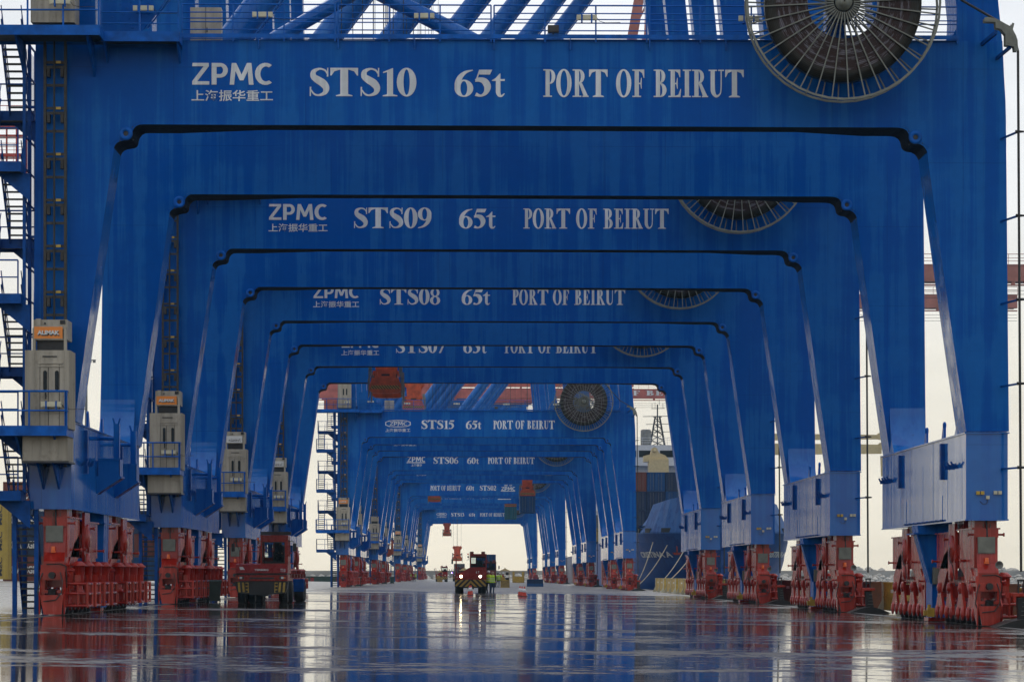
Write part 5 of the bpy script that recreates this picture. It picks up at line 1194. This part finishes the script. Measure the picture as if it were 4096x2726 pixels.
def person(loc, rz, label, vest=HIVIS, legs=CLOTH, top=CLOTH, hat=None, h=1.75, arm='down', lean=0., group=None, stride=.0, hair=CLOTH, sit=False):
    s = h / 1.75; L_ = lean
    P_ = lambda x, y, z, r: (x * s, y * s, z * s, r * s)
    ch = [[P_(0, 0, .95, .14), P_(0, -.02 * L_ * 3, 1.12, .135), P_(0, -.06 * L_ * 3, 1.32, .16), P_(0, -.08 * L_ * 3, 1.44, .10), P_(0, -.10 * L_ * 3, 1.51, .058)]]
    hd = (0, -.12 * L_ * 3 - .015, 1.63)
    ch.append([ch[0][-1], P_(hd[0], hd[1] + .01, 1.57, .075), P_(hd[0], hd[1], 1.64, .10), P_(hd[0], hd[1], 1.70, .085)])
    for i, sx in enumerate((-1, 1)):
        st = stride * sx
        if sit: ch.append([ch[0][0], P_(sx * .1, -.05, .92, .095), P_(sx * .12, -.42, .93, .072), P_(sx * .12, -.46, .55, .05), P_(sx * .12, -.50, .45, .04)])
        else: ch.append([ch[0][0], P_(sx * .10, 0, .86, .098), P_(sx * .115, -.03 - st * .5, .49, .068), P_(sx * .12, st * .3 + .02, .10, .048), P_(sx * .12, st * .3 - .01, .045, .042), P_(sx * .135, st * .3 - .17, .035, .035)])
        shx = sx * .19; sy = -.07 * L_ * 3
        if arm == 'down': A = [(sx * .225, sy, 1.40, .062), (sx * .265, sy + .02, 1.12, .045), (sx * .26, sy - .06, .88, .034)]
        elif arm == 'front': A = [(sx * .225, sy, 1.40, .062), (sx * .26, sy - .04, 1.13, .046), (sx * .14, sy - .26, 1.10, .034)]
        elif arm == 'reach': A = [(sx * .225, sy, 1.40, .062), (sx * .27, sy - .15, 1.18, .046), (sx * .20, sy - .40, 1.25, .034)] if sx < 0 else [(sx * .225, sy, 1.40, .062), (sx * .265, sy + .02, 1.12, .045), (sx * .25, sy - .05, .88, .034)]
        c_ = [ch[0][2]] + [P_(*p) for p in A]; w_ = A[-1]
        ch.append(c_)
        d = Vector((w_[0] - A[-2][0], w_[1] - A[-2][1], w_[2] - A[-2][2])).normalized(); ch[-1].append(P_(w_[0] + d.x * .07, w_[1] + d.y * .07, w_[2] + d.z * .07, .032))
    me = tubeskin(ch)
    verts = [v.co.copy() for v in me.vertices]; faces = [tuple(p.vertices) for p in me.polygons]; bpy.data.meshes.remove(me)
    mb = MB(); mb.v = [tuple(v) for v in verts]
    for f in faces:
        c_ = sum((verts[i] for i in f), Vector()) / len(f); z_ = c_.z / s
        mi = 0 if z_ > 1.49 else 2 if (z_ < .93 and abs(c_.x) < .2 * s) and not (sit and z_ > 1.0) else 1
        if z_ < .075 and not sit: mi = 3
        mb.f.append(f); mb.sm.append(True); mb.mi.append(mi)
    # fingers, thumb, nose, ears rooted in the body
    for c_ in ch[4::2][:0] + [c_ for c_ in ch if len(c_) == 5 and abs(c_[1][0]) > .2 * s]:
        a = Vector(c_[-2][:3]); b_ = Vector(c_[-1][:3]); d = (b_ - a).normalized(); side = d.cross(Vector((0, 1, 0.2))).normalized(); up = side.cross(d)
        for k, ln in enumerate((.07, .08, .075, .06)):
            p = b_ + side * (k - 1.5) * .017 * s + d * .015 * s; q = p + d * ln * .55 * s + up * .006; mb.tube(p - d * .02, q, .009 * s, 6, .0085 * s, mi=0); mb.tube(q, q + d * ln * .4 * s + up * .02 * s, .0085 * s, 6, .006 * s, mi=0)
        mb.tube(b_ - d * .03 * s + side * .02 * s, b_ + d * .02 * s + side * .055 * s, .011 * s, 6, .008 * s, mi=0)
    hx, hy, hz = [q * s for q in hd]
    mb.tube((hx, hy - .085 * s, hz + .02 * s), (hx, hy - .115 * s, hz - .005 * s), .012 * s, 6, .016 * s, mi=0)
    for sx in (-1, 1): mb.cbox((hx + sx * .092 * s, hy + .005, hz + .0), (.02 * s, .04 * s, .06 * s), 0); mb.tube((hx + sx * .032 * s, hy - .084 * s, hz + .025 * s), (hx + sx * .032 * s, hy - .095 * s, hz + .025 * s), .012 * s, 6, mi=3)
    mb.box(hx - .025 * s, hx + .025 * s, hy - .094 * s, hy - .07 * s, hz - .045 * s, hz - .037 * s, 3)
    o = mb.build('person', [SKIN, top, legs, BLACK]); o.location = loc; o.rotation_euler = (0, 0, rz); tag(o, label, 'person', group)
    if vest:
        m = MB(); prof = [(.165, .88), (.175, 1.0), (.185, 1.2), (.20, 1.34), (.16, 1.44), (.10, 1.47)]
        n = 20; rows = []
        for r_, z_ in prof: rows.append([(r_ * 1.22 * cos(2 * pi * k / n) * s, (r_ * .86 * sin(2 * pi * k / n) - L_ * .24 * max(0, z_ - .95) * 2) * s, z_ * s) for k in range(n + 1)])
        for A, B in zip(rows, rows[1:]): m.strip(A, B, smooth=True)
        v_ = m.build('vest', vest, o)
        m = MB()
        for z_, r_ in ((1.0, .178), (1.17, .187)):
            A = [((r_ * 1.22 + .006) * cos(2 * pi * k / n) * s, ((r_ * .86 + .006) * sin(2 * pi * k / n) - L_ * .24 * (z_ - .95) * 2) * s, z_ * s) for k in range(n + 1)]; m.strip(A, [(a[0], a[1], a[2] + .05 * s) for a in A])
        m.build('reflective_band', SILV, v_)
    if hat:
        m = MB(); m.lathe((hx, hy, hz + .035 * s), [(.145 * s, 0), (.115 * s, .012), (.112 * s, .05 * s), (.085 * s, .10 * s), (.04 * s, .122 * s), (.001, .125 * s)], 18); m.cbox((hx, hy - .13 * s, hz + .04 * s), (.14 * s, .1 * s, .012)); m.build('hard_hat', hat, o)
    else:
        m = MB(); m.lathe((hx, hy + .015 * s, hz + .02 * s), [(.098 * s, -.03 * s), (.102 * s, .03 * s), (.08 * s, .08 * s), (.04 * s, .1 * s), (.001, .105 * s)], 16); m.build('hair', hair, o)
    return o
GP = 'dock workers in hi-vis clothing'
person(at(1969, 223.5), R(150), 'man in a yellow vest and blue jeans leaning at tractor 67', HIVIS, JEAN, CLOTH, None, 1.76, 'front', .25, GP, hair=SKIN)
person(at(1955, 225), R(-160), 'worker in a white hard hat beside tractor 67, behind the man in jeans', HIVIS, CLOTH, CLOTH, CONEW, 1.80, 'front', .12, GP, .2)
person(at(1992, 348), R(200), 'worker in lime green jacket standing left of the striped booth', HIVIS, CLOTH, HIVIS, None, 1.75, 'reach', .1, GP, .1)
person(at(2000, 350), R(170), 'worker in yellow vest and hard hat touching the striped booth', HIVIS, CLOTH, HIVIS, CONEW, 1.78, 'down', .05, GP)
person(at(2011, 352), R(120), 'worker in orange vest and white hard hat behind the striped booth', HIVISO, CLOTH, CLOTH, CONEW, 1.80, 'front', .1, GP)
person(at(1641, 598), R(180), 'far worker in a yellow jacket, left one of the group of three', HIVIS, CLOTH, HIVIS, None, 1.75, 'down', .1, GP, .15)
person(at(1654, 600), R(150), 'far worker in an orange vest in the middle of three', HIVISO, CLOTH, CLOTH, CONEW, 1.75, 'front', .05, GP)
person(at(1662, 602), R(210), 'far worker in a yellow vest, right one of the group of three', HIVIS, CLOTH, CLOTH, HIVISO, 1.75, 'down', .1, GP, .2)
x, y, z = at(1047, 135)
person((x + .83, y + 1.05, z + 1.32), 0, 'driver in dark clothes seated in the cab lettered TT110', None, CLOTH, CLOTH, None, 1.72, 'front', .05, None, sit=True)

# ------------------------------------------------------------------ breakwater, far barrier, masts
mb = MB(); mb.prism([(1060, -3), (1060, 2.75), (1061.5, 2.75), (1061.5, 3.1), (1064, 3.1), (1064, -3)], -900, 900, 'x')
for k in range(60): mb.box(-900 + k * 30.3, -899.7 + k * 30.3, 1059.9, 1060.05, -1, 2.75)
tag(mb.build('breakwater_wall', STONE), 'long pale concrete breakwater wall on the horizon', 'breakwater')
mb = MB(); rr_ = random.Random(11)
def rock(mb, x, y, z, r):
    n = 6; vs = []; fs = []
    for i in range(4):
        ph = pi * (i + .5) / 4 - pi / 2
        for k in range(n):
            a = 2 * pi * (k + .5 * (i % 2)) / n; q = r * rr_.uniform(.7, 1.15); vs.append((x + q * cos(a) * cos(ph) * 1.3, y + q * sin(a) * cos(ph), z + q * sin(ph) * .85))
    for i in range(3):
        for k in range(n): fs.append((i * n + k, i * n + (k + 1) % n, (i + 1) * n + (k + 1) % n, (i + 1) * n + k))
    fs += [tuple(range(n - 1, -1, -1)), tuple(range(3 * n, 4 * n))]; mb.add(vs, fs)
for i in range(3600):
    u = rr_.random(); y_ = 1030 + 29 * u; x_ = rr_.uniform(-230, 330); rock(mb, x_, y_, -2.3 + 3.4 * u + rr_.uniform(-.2, .3), rr_.uniform(.45, 1.15))
for i in range(70): rock(mb, rr_.uniform(140, 330), 1066, 2.9 + rr_.uniform(-.3, .6), rr_.uniform(.8, 1.7))
tag(mb.build('breakwater_boulders', ROCK), 'pale boulders heaped against the breakwater', 'boulders', None, 'stuff')
m = MB(); GREENB = plain('dark_green_steel', (.018, .042, .028), .5, .3)
x0, x1, Yb = PX(1085, 474), PX(1368, 474), 474; zb = PZ(1300, 2329, 474); zt = PZ(1300, 2303, 474)
r_ = empty('green_barrier', ((x0 + x1) / 2, Yb, zb), 0, 'long low dark green steel barrier with red panels left of the STS15 stairs', 'barrier')
m = MB(); m.box(x0 - (x0 + x1) / 2, x1 - (x0 + x1) / 2, 0, 1.5, 0, zt - zb)
for k in range(12): m.box(x0 - (x0 + x1) / 2 + k * (x1 - x0) / 12, x0 - (x0 + x1) / 2 + k * (x1 - x0) / 12 + .08, -.06, 0, 0, zt - zb)
m.build('panel_wall', GREENB, r_)
for px in (1249, 1352, 1130): m = MB(); xx = PX(px, Yb) - (x0 + x1) / 2; m.box(xx - .28, xx + .28, -.09, -.061, .15, .85); m.build('red_panel', REDL if 0 else TRED, r_)
def mast(px, Y, h, label):
    x, y, z = at(px, Y); r_ = empty('light_mast', (x, y, z), 0, label, 'light mast', 'yard light masts')
    m = MB(); m.tube((0, 0, 0), (0, 0, h), .35, 10, .16); m.build('pole', GREY, r_)
    m = MB(); m.box(-1.4, 1.4, -.2, .2, h, h + .15)
    for k in range(5): m.cbox((-1.2 + k * .6, -.25, h - .15), (.4, .2, .35))
    m.build('lamp_head', GREY, r_)
mast(640, 330, 29, 'tall grey light mast behind the left legs of STS09')
mast(345, 420, 32, 'tall grey light mast seen between the left crane legs')

# ------------------------------------------------------------------ red cranes further along and the one in the yard
def red_crane(Y, boom, zb, label, mat, legs=True, words=False, apex=True, leg_x=((-15.0, -14.5), (17.8, 18.4))):
    r_ = empty('red_crane', (0, Y, 0), 0, label, 'crane', 'red cranes farther along')
    for lx0, lx1 in leg_x:
        for y_ in (0, 14): m = MB(); m.box(lx0, lx1, y_, y_ + 1.2, .2, zb); m.build('leg', mat, r_)
    m = MB(); m.box(boom[0], boom[1], 5, 6, zb, zb + 2.05)
    for k in range(int((boom[1] - boom[0]) / 6)): m.box(boom[0] + k * 6, boom[0] + k * 6 + .12, 4.93, 5, zb + .1, zb + 1.95)
    m.box(boom[0], boom[1], 4.9, 6.1, zb - .12, zb); m.box(boom[0], boom[1], 4.9, 6.1, zb + 2.05, zb + 2.15); m.box(boom[0], boom[1], 8, 9, zb, zb + 2.05); m.tube((boom[0], 5.2, zb - .6), (boom[1], 5.2, zb - .6), .12, 6)
    for k in range(int((boom[1] - boom[0]) / 8)): m.box(boom[0] + 2 + k * 8, boom[0] + 2.5 + k * 8, 5, 5.4, zb - .7, zb - .12)
    m.build('boom', mat, r_)
    m = MB(); railing(m, [(boom[0], 4.9, zb + 2.2), (boom[1], 4.9, zb + 2.2)], 1.3, 2.4, (1.0, .6, .3), .04, .06); m.build('handrail', mat, r_)
    m = MB()
    for k in range(3): m.tube((boom[0], 5.5, zb - 1.3 - .5 * k), (boom[1], 5.5, zb - 1.3 - .5 * k), .03, 4)
    m.build('hoist_rope', BLACK, r_)
    if apex:
        m = MB(); m.prism([(21.6, zb + 2), (24.2, zb + 2), (25.6, 86), (23.6, 86)], 4, 5.2); m.prism([(15.5, zb + 2), (17, zb + 2), (24.5, 86), (23.2, 86)], 9, 10.2); m.build('apex_frame', mat, r_)
        m = MB()
        for k in range(8): m.bar((15.5 + k * .9, 4.6, zb + 2 + k * 4.5), (22.4 + k * .2, 4.6, zb + 6 + k * 4.5), .25, .25)
        m.build('ladder_truss', mat, r_)
    m = MB(); xt = boom[1] - 10; m.box(xt, xt + 5, 4.6, 9.4, zb - 1.1, zb - .2); m.box(xt + .5, xt + 2.2, 4.4, 6.5, zb - 4.2, zb - 1.6); m.tube((xt + 2.5, 5.5, zb + 2.1), (xt + 2.5, 5.5, zb + 4.4), .25, 8); m.cbox((xt + 2.6, 5.4, zb + 4.7), (.9, .5, .6)); m.build('trolley', mat, r_)
    if words:
        m = MB(); text_w = [('PORT OF BEIRUT', 25.5, 56, zb + .55, zb + 1.75)]
        for tx, a, b_, c_, d_ in text_w: letters(m, tx, a, c_, d_ - c_, b_ - a, 4.92, depth=.05)
        m.build('lettering', WHITE, r_)
    return r_
red_crane(373, (14, 86), PZ(3800, 1121, 378), 'red crane with a long boom seen at upper right beyond the blue legs, higher boom', BROWNR)
red_crane(483, (14, 94), PZ(3800, 1228, 488), 'red crane whose lower boom shows at right beyond the blue legs', BROWNR)
red_crane(682, (-62, 62), PZ(2600, 1590, 687), 'far red crane with PORT OF BEIRUT on its boom, behind STS15', PINKR, words=True, apex=False)
r_ = red_crane(694, (-62, 40), PZ(2600, 1545, 700), 'farthest red crane, its upper girder showing behind the STS15 braces', PINKR, apex=False)
m = MB(); m.box(-36, -27, 3, 11, PZ(1350, 1640, 700), PZ(1350, 1530, 700)); m.box(-20, -6, 3, 11, PZ(1350, 1612, 700), PZ(1350, 1548, 700)); m.box(5, 15, 3, 11, PZ(1350, 1612, 700), PZ(1350, 1560, 700)); m.build('machinery_house', PINKR, r_)
r_ = empty('red_crane', (-60, 286, 0), 0, 'red crane of the landside yard at the upper left edge', 'crane', 'red cranes farther along')
m = MB(); z = PZ(60, 545, 288); m.box(-40, 15.3, 1, 2.2, z + .7, z + 1.7); m.box(-40, 15.3, .8, 2.4, z - 2.2, z - 1.9); m.box(-40, 15.3, .9, 2.3, z - .2, z)
for k in range(5): m.box(11.2 + k * 1.0, 11.35 + k * 1.0, .9, 1.2, z - 3.5, z + .7)
m.build('girder', REDM, r_)
m = MB(); railing(m, [(-40, .9, z + 1.75), (15.3, .9, z + 1.75)], 1.15, 2.0, (1.0, .5), .035, .05); railing(m, [(9, .8, z - 1.9), (15.3, .8, z - 1.9)], 1.0, 1.2, (1.0, .66, .33), .03, .04); m.cbox((13.2, .8, z + 2.0), (.9, .3, .25)); m.build('handrail', REDM, r_)
m = MB(); m.box(10, 15.3, .9, 2.2, z - 4.0, z - 3.5); railing(m, [(10, .8, z - 3.5), (15.3, .8, z - 3.5)], 1.3, 1.5, (1.0, .8, .6, .4, .2), .03, .05); m.build('lower_platform', REDM, r_)
for lx in (-38, -12):
    m = MB(); m.box(lx, lx + 1.2, 1, 2.2, 1.0, z); m.build('leg', REDM, r_)

# ------------------------------------------------------------------ ships
sh = empty('container_ship', (30.9, 352, -2.6), 0, 'big blue container ship lying bow on at the quay, name on its bow', 'ship')
SX, SY = 30.9, 352
def hw(t, z):
    """half breadth of the bow at t metres behind the stem and height z"""
    f = min(1, max(0, (z + 2.6) / 9.3)); L0 = 30 - 20 * f; t2 = t - (1 - f) * 3.2
    if t2 <= 0: return .03
    u = min(1, t2 / L0); return 9.75 * (1 - (1 - u) ** 2.1) ** .72
TS = [0, .25, .7, 1.4, 2.4, 3.6, 5, 7, 9.5, 12.5, 16, 20, 25, 32, 60, 128]
def hull(side, z0, z1, nz, mat, name, inset=0.):
    m = MB(); rows = []
    for k in range(nz + 1):
        z_ = z0 + (z1 - z0) * k / nz; rows.append([(side * (hw(t_, min(z_, 6.7)) - inset * (z_ - z0) / (z1 - z0)) , t_ - (.25 * max(0, 6.7 - z_) * -1 * 0), z_ + 2.6) for t_ in TS])
    for A, B in zip(rows, rows[1:]): m.strip(A, B, smooth=False)
    return m
mb = MB()
for sd in (-1, 1):
    h_ = hull(sd, -3.2, 6.7, 9, SHIPB, ''); mb.add(h_.v, h_.f, True)
mb.build('hull', SHIPB, sh)
mb = MB()
for sd in (-1, 1):
    tt = [t_ for t_ in TS if t_ <= 25]
    A = [(sd * hw(t_, 6.7), t_, 6.7 + 2.6) for t_ in tt]; B = [(sd * hw(t_, 6.7), t_, 6.9 + 2.6) for t_ in tt]
    C = [(sd * max(.02, hw(t_, 6.7) - 1.35 * min(1, t_ / 5)), t_ + .8, (7.2 + 3.0 * min(1, max(0, (12 - t_) / 5)) + 1.5 * max(0, 1 - t_ / 8)) + 2.6) for t_ in tt]
    mb.strip(A, B); mb.strip(B, C)
    D = [(sd * max(.01, hw(t_, 6.7) - 2.4 * min(1, t_ / 4)), t_ + 2.0, (7.3 + 3.0 * min(1, max(0, (12 - t_) / 5)) + 1.5 * max(0, 1 - t_ / 8)) + 2.6) for t_ in tt]; mb.strip(C, D)
mb.build('bulwark', SHIPL, sh)
mb = MB(); tt = [t_ for t_ in TS if t_ <= 25]; mb.strip([(-hw(t_, 6.7) + .1, t_ + .5, 10.3) for t_ in tt], [(hw(t_, 6.7) - .1, t_ + .5, 10.3) for t_ in tt]); mb.box(-9.6, 9.6, 24, 128, 9.1, 9.3); mb.box(-9.7, 9.7, 24, 24.2, 9.1, 10.4); mb.build('deck', SHIPL, sh)
for sd in (-1, 1):                                             # mooring openings
    for t_ in (3.0, 5.6, 8.4):
        m = MB(); p = [Vector((sd * (hw(a, 6.7) + .02), a, 7.12 + 2.6 - .3 + dz)) for a, dz in ((t_, 0), (t_ + .85, 0), (t_ + .85, .55), (t_, .55))]
        m.add(p, [(0, 1, 2, 3)]); q = [v + Vector((-sd * .5, .1, 0)) for v in p]; m.add(p + q, [(0, 1, 5, 4), (1, 2, 6, 5), (2, 3, 7, 6), (3, 0, 4, 7)]); m.build('mooring_opening', BLACK, sh)
    def on_hull(u, v, d, sd=sd):
        t_ = (11.5 - 6.5 * u) if sd < 0 else (5.0 + 6.5 * u); z_ = 3.7 + .75 * v; return (sd * (hw(t_, z_) + .05 + d), t_, z_ + 2.6)
    m = MB(); text_on(m, 'CRISTINA A', on_hull, .03, .15); m.build('ship_name', SIGNW, sh)
    m = MB(); zz = 4.9; t_ = 3.6; xx = sd * (hw(t_, zz) + .1); m.bar((xx, t_, zz + 2.6 + .6), (xx, t_, zz + 2.6 - .7), .16, .16); m.prism([(xx - .6, zz + 2.0), (xx + .6, zz + 2.0), (xx + .3, zz + 1.7), (xx - .3, zz + 1.7)], t_ - .15, t_ + .1); m.build('anchor', TRED, sh)
# superstructure
m = MB(); zt = PZ(2640, 1782, 470) + 2.6; m.box(-9.5, 9.5, 116, 126, 9.3, zt - 5.2); m.box(-11, 11, 115, 125, zt - 3.4, zt); m.box(-8, 8, 117, 126, zt - 5.2, zt - 3.4)
for k in range(14): m.box(-9.4 + k * 1.4, -9.34 + k * 1.4, 115.9, 116, zt - 9.5, zt - 5.3)
ss = m.build('superstructure', SHIPW, sh)
m = MB()
for k in range(6): m.box(-10.2 + k * 3.45, -7.2 + k * 3.45, 114.95, 114.998, zt - 2.0, zt - .9)
m.build('bridge_window', GLASS, ss)
m = MB(); railing(m, [(-11, 115.2, zt), (11, 115.2, zt)], 1.2, 1.4, (1.0, .66, .33), .035, .05); m.build('handrail', SHIPW, ss)
m = MB(); zm = zt
for sx in (-1.1, 1.1):
    for sy in (-.9, .9): m.bar((sx * 1.1, 119 + sy, zm), (sx * .35, 119 + sy * .4, zm + 4.8), .16, .16)
for k in range(5):
    a = 1 - k * .14; z_ = zm + k * .95
    for sy in (-.9, .9): m.bar((-1.2 * a, 119 + sy * a, z_), (1.2 * a * .9, 119 + sy * a, z_ + .95), .09, .09); m.bar((1.2 * a, 119 + sy * a, z_), (-1.2 * a * .9, 119 + sy * a, z_ + .95), .09, .09)
m.bar((0, 119, zm), (0, 119, zm + 6.9), .2, .2); m.box(-.7, .7, 118.4, 119.6, zm + 4.8, zm + 4.95); m.bar((-2.4, 119, zm + 4.9), (3.6, 119, zm + 5.0), .1, .1); m.bar((-1.9, 119, zm + 3.6), (3.0, 119, zm + 3.7), .09, .09); m.bar((-1.3, 119, zm + 2.3), (2.6, 119, zm + 2.4), .09, .09); m.bar((-1.0, 119, zm + 6.2), (1.2, 119, zm + 6.25), .08, .08)
for x_, z_ in ((-.9, 6.2), (-.4, 6.3), (.9, 6.2), (.3, 6.8), (2.4, 5), (2.4, 2.4)): m.bar((x_, 119, zm + z_), (x_, 119, zm + z_ + .9), .06, .06)
m.cbox((2.4, 119, zm + 5.4), (.2, .2, .6)); m.cbox((2.5, 119, zm + 2.8), (.2, .2, .5)); m.build('radar_mast', DARK, ss)
m = MB(); m.lathe((4.3, 119, zm), [(.5, 0), (.2, .4), (.2, 1.9)], 12, 'z', 1); m.lathe((4.3, 119, zm + 2.7), [(.55, -.75), (.9, -.5), (.95, 0), (.85, .5), (.55, .85), (.001, 1.0)], 18); m.build('radome', [SHIPW, DARK], ss)
m = MB(); m.lathe((-1.6, 124, zt - 3), [(.9, 0), (.9, 5.8), (.7, 6.0)], 16); m.lathe((-4.6, 124, zt - 3), [(.7, 0), (.7, 5.8)], 14); m.build('funnel', GREY, ss)
# deck crane with two jibs
cyd = 92
m = MB(); z0 = 9.3; zc = PZ(2640, 1898, 444) + 2.6; m.lathe((-2.3, cyd, 0), [(1.5, 9.3), (1.5, zc)], 18)
dc = m.build('deck_crane', CREAM, sh)
m = MB(); m.box(-3.2, -.1, cyd - 1.5, cyd + 1.5, zc, zc + 2.4); m.prism([(-3.2, zc + 2.4), (-.1, zc + 2.4), (-.6, zc + 3.0), (-1.6, zc + 3.4), (-1.9, zc + 4.1), (-2.3, zc + 4.3), (-2.7, zc + 4.1), (-2.9, zc + 3.2), (-4.0, zc + 2.9), (-4.0, zc + 2.0), (-3.2, zc + 2.0)], cyd - 1.0, cyd + 1.0); m.lathe((-2.3, cyd - 1.05, zc + 3.7), [(.001, -.05), (.3, -.05), (.3, 0)], 14, 'y'); m.build('crane_house', CREAM, dc)
for py0, py1, x1 in ((1733, 1764, PX(3520, 444)), (1772, 1822, PX(3525, 444))):
    m = MB(); za, zb = PZ(3200, py1, 444) + 2.6, PZ(3200, py0, 444) + 2.6; xr_ = x1 - SX
    m.prism([(2.3, zb - .6), (2.3, za), (xr_, za + .35), (xr_, zb - .2), (14, zb)], cyd - .5, cyd + .5); m.tube((xr_, cyd - .6, zb - .4), (xr_, cyd + .6, zb - .4), .55, 14); m.bar((xr_, cyd, za), (xr_ + .1, cyd, za - 3.2), .3, .3) if py0 > 1750 else None
    m.build('jib', CREAM, dc)
# deck cargo
cols = [(C_NAVY, C_NAVY, C_BRN), (C_NAVY, C_NAVY, C_BLUE), (C_NAVY, C_BLUE, C_NAVY), (C_BLUE, C_NAVY, C_NAVY), (C_NAVY, C_BRN, C_NAVY)]
for i, tiers in enumerate(cols):
    for k, mt in enumerate(tiers):
        cn = {'container_navy': 'navy', 'container_brown': 'brown', 'container_blue': 'blue'}[mt.name]
        container((SX - 8.3 + i * 2.52, 392, 7.6 + k * 2.62), 0, mt, '%s container on the ship, %s tier, column %s from the quay' % (cn, ('lowest', 'middle', 'top')[k], ('first', 'second', 'third', 'fourth', 'fifth')[i]), 'containers on the deck of the blue ship', 12.19)
# mooring ropes
def rope(a, b_, sag, label):
    m = MB(); n = 10; pts = [tuple(Vector(a) * (1 - u) + Vector(b_) * u - Vector((0, 0, sag * 4 * u * (1 - u)))) for u in [k / n for k in range(n + 1)]]
    m.path(pts, .06, 6); tag(m.build('mooring_rope', plain('pale_rope', (.34, .29, .2), .8, .2) if 'pale_rope' not in MATS else MATS['pale_rope']), label, 'rope', 'ropes tying up the blue ship')
MATS['pale_rope'] = plain('pale_rope', (.34, .29, .2), .8, .2)
for k, (t_, dst) in enumerate(((5, (19.9, 343, .3)), (3.2, (19.9, 340, .2)), (1.6, (19.8, 306, .1)), (1.0, (19.8, 300, .1)))):
    rope((SX - hw(t_, 6.7), SY + t_, (5.6, 5.2, 5.0, 4.6)[k]), dst, .5, 'pale mooring rope from the blue bow, ' + ('upper one right beside STS15', 'lower one right beside STS15', 'longest one slanting over the yellow boxes', 'shorter one slanting over the yellow boxes')[k])
# second ship beyond
s2 = empty('container_ship', (32, 545, -2.6), 0, 'pale grey ship farther along the quay behind the STS15 legs', 'ship')
m = MB(); m.prism([(-10.5, 0), (-1, -.0), (1, 0), (10.5, 0), (11, 8), (-11, 8)], 0, 90); m.prism([(-11, 8), (11, 8), (11, 9.5), (-11, 9.5)], 0, 14); m.build('hull', plain('ship_lilac_grey', (.33, .33, .39), .5, .15), s2)
m = MB(); m.box(-9, 9, 70, 82, 8, 24); m.build('superstructure', SHIPW, s2)
for i in range(4):
    for k in range(3): container((22.6 + i * 2.52, 565, 5.5 + k * 2.62), 0, (C_GREY, C_NAVY, C_YEL, C_GREY)[(i + k) % 4], '%s container on the pale ship, %s tier' % (('grey', 'navy', 'yellow', 'grey')[(i + k) % 4], ('lowest', 'middle', 'top')[k]), 'containers on the pale ship', 6.06, False)

# ------------------------------------------------------------------ damp air
HAZE = True
if HAZE:
    mb = MB(); mb.box(-1500, 1500, -200, 1500, -4.6, 110)
    hz_ = mb.build('haze', newmat('haze_air')[0]); tag(hz_, kind='stuff')
    m_ = MATS['haze_air']; t = m_.node_tree; t.nodes.clear()
    v = N(t, 'ShaderNodeVolumePrincipled'); v.inputs['Color'].default_value = (.38, .72, 1.0, 1); v.inputs['Density'].default_value = .0001; v.inputs['Anisotropy'].default_value = .2
    o_ = N(t, 'ShaderNodeOutputMaterial'); t.links.new(v.outputs[0], o_.inputs['Volume'])

# the rusty orange bracket on the crane between STS06 and STS02
for o in CR[7].children:
    if o.name.startswith('sill_beam'):
        for q in o.children:
            if q.name.startswith('stowage_bracket'):
                q.material_slots[0].link = 'OBJECT'; q.material_slots[0].material = ORANGE
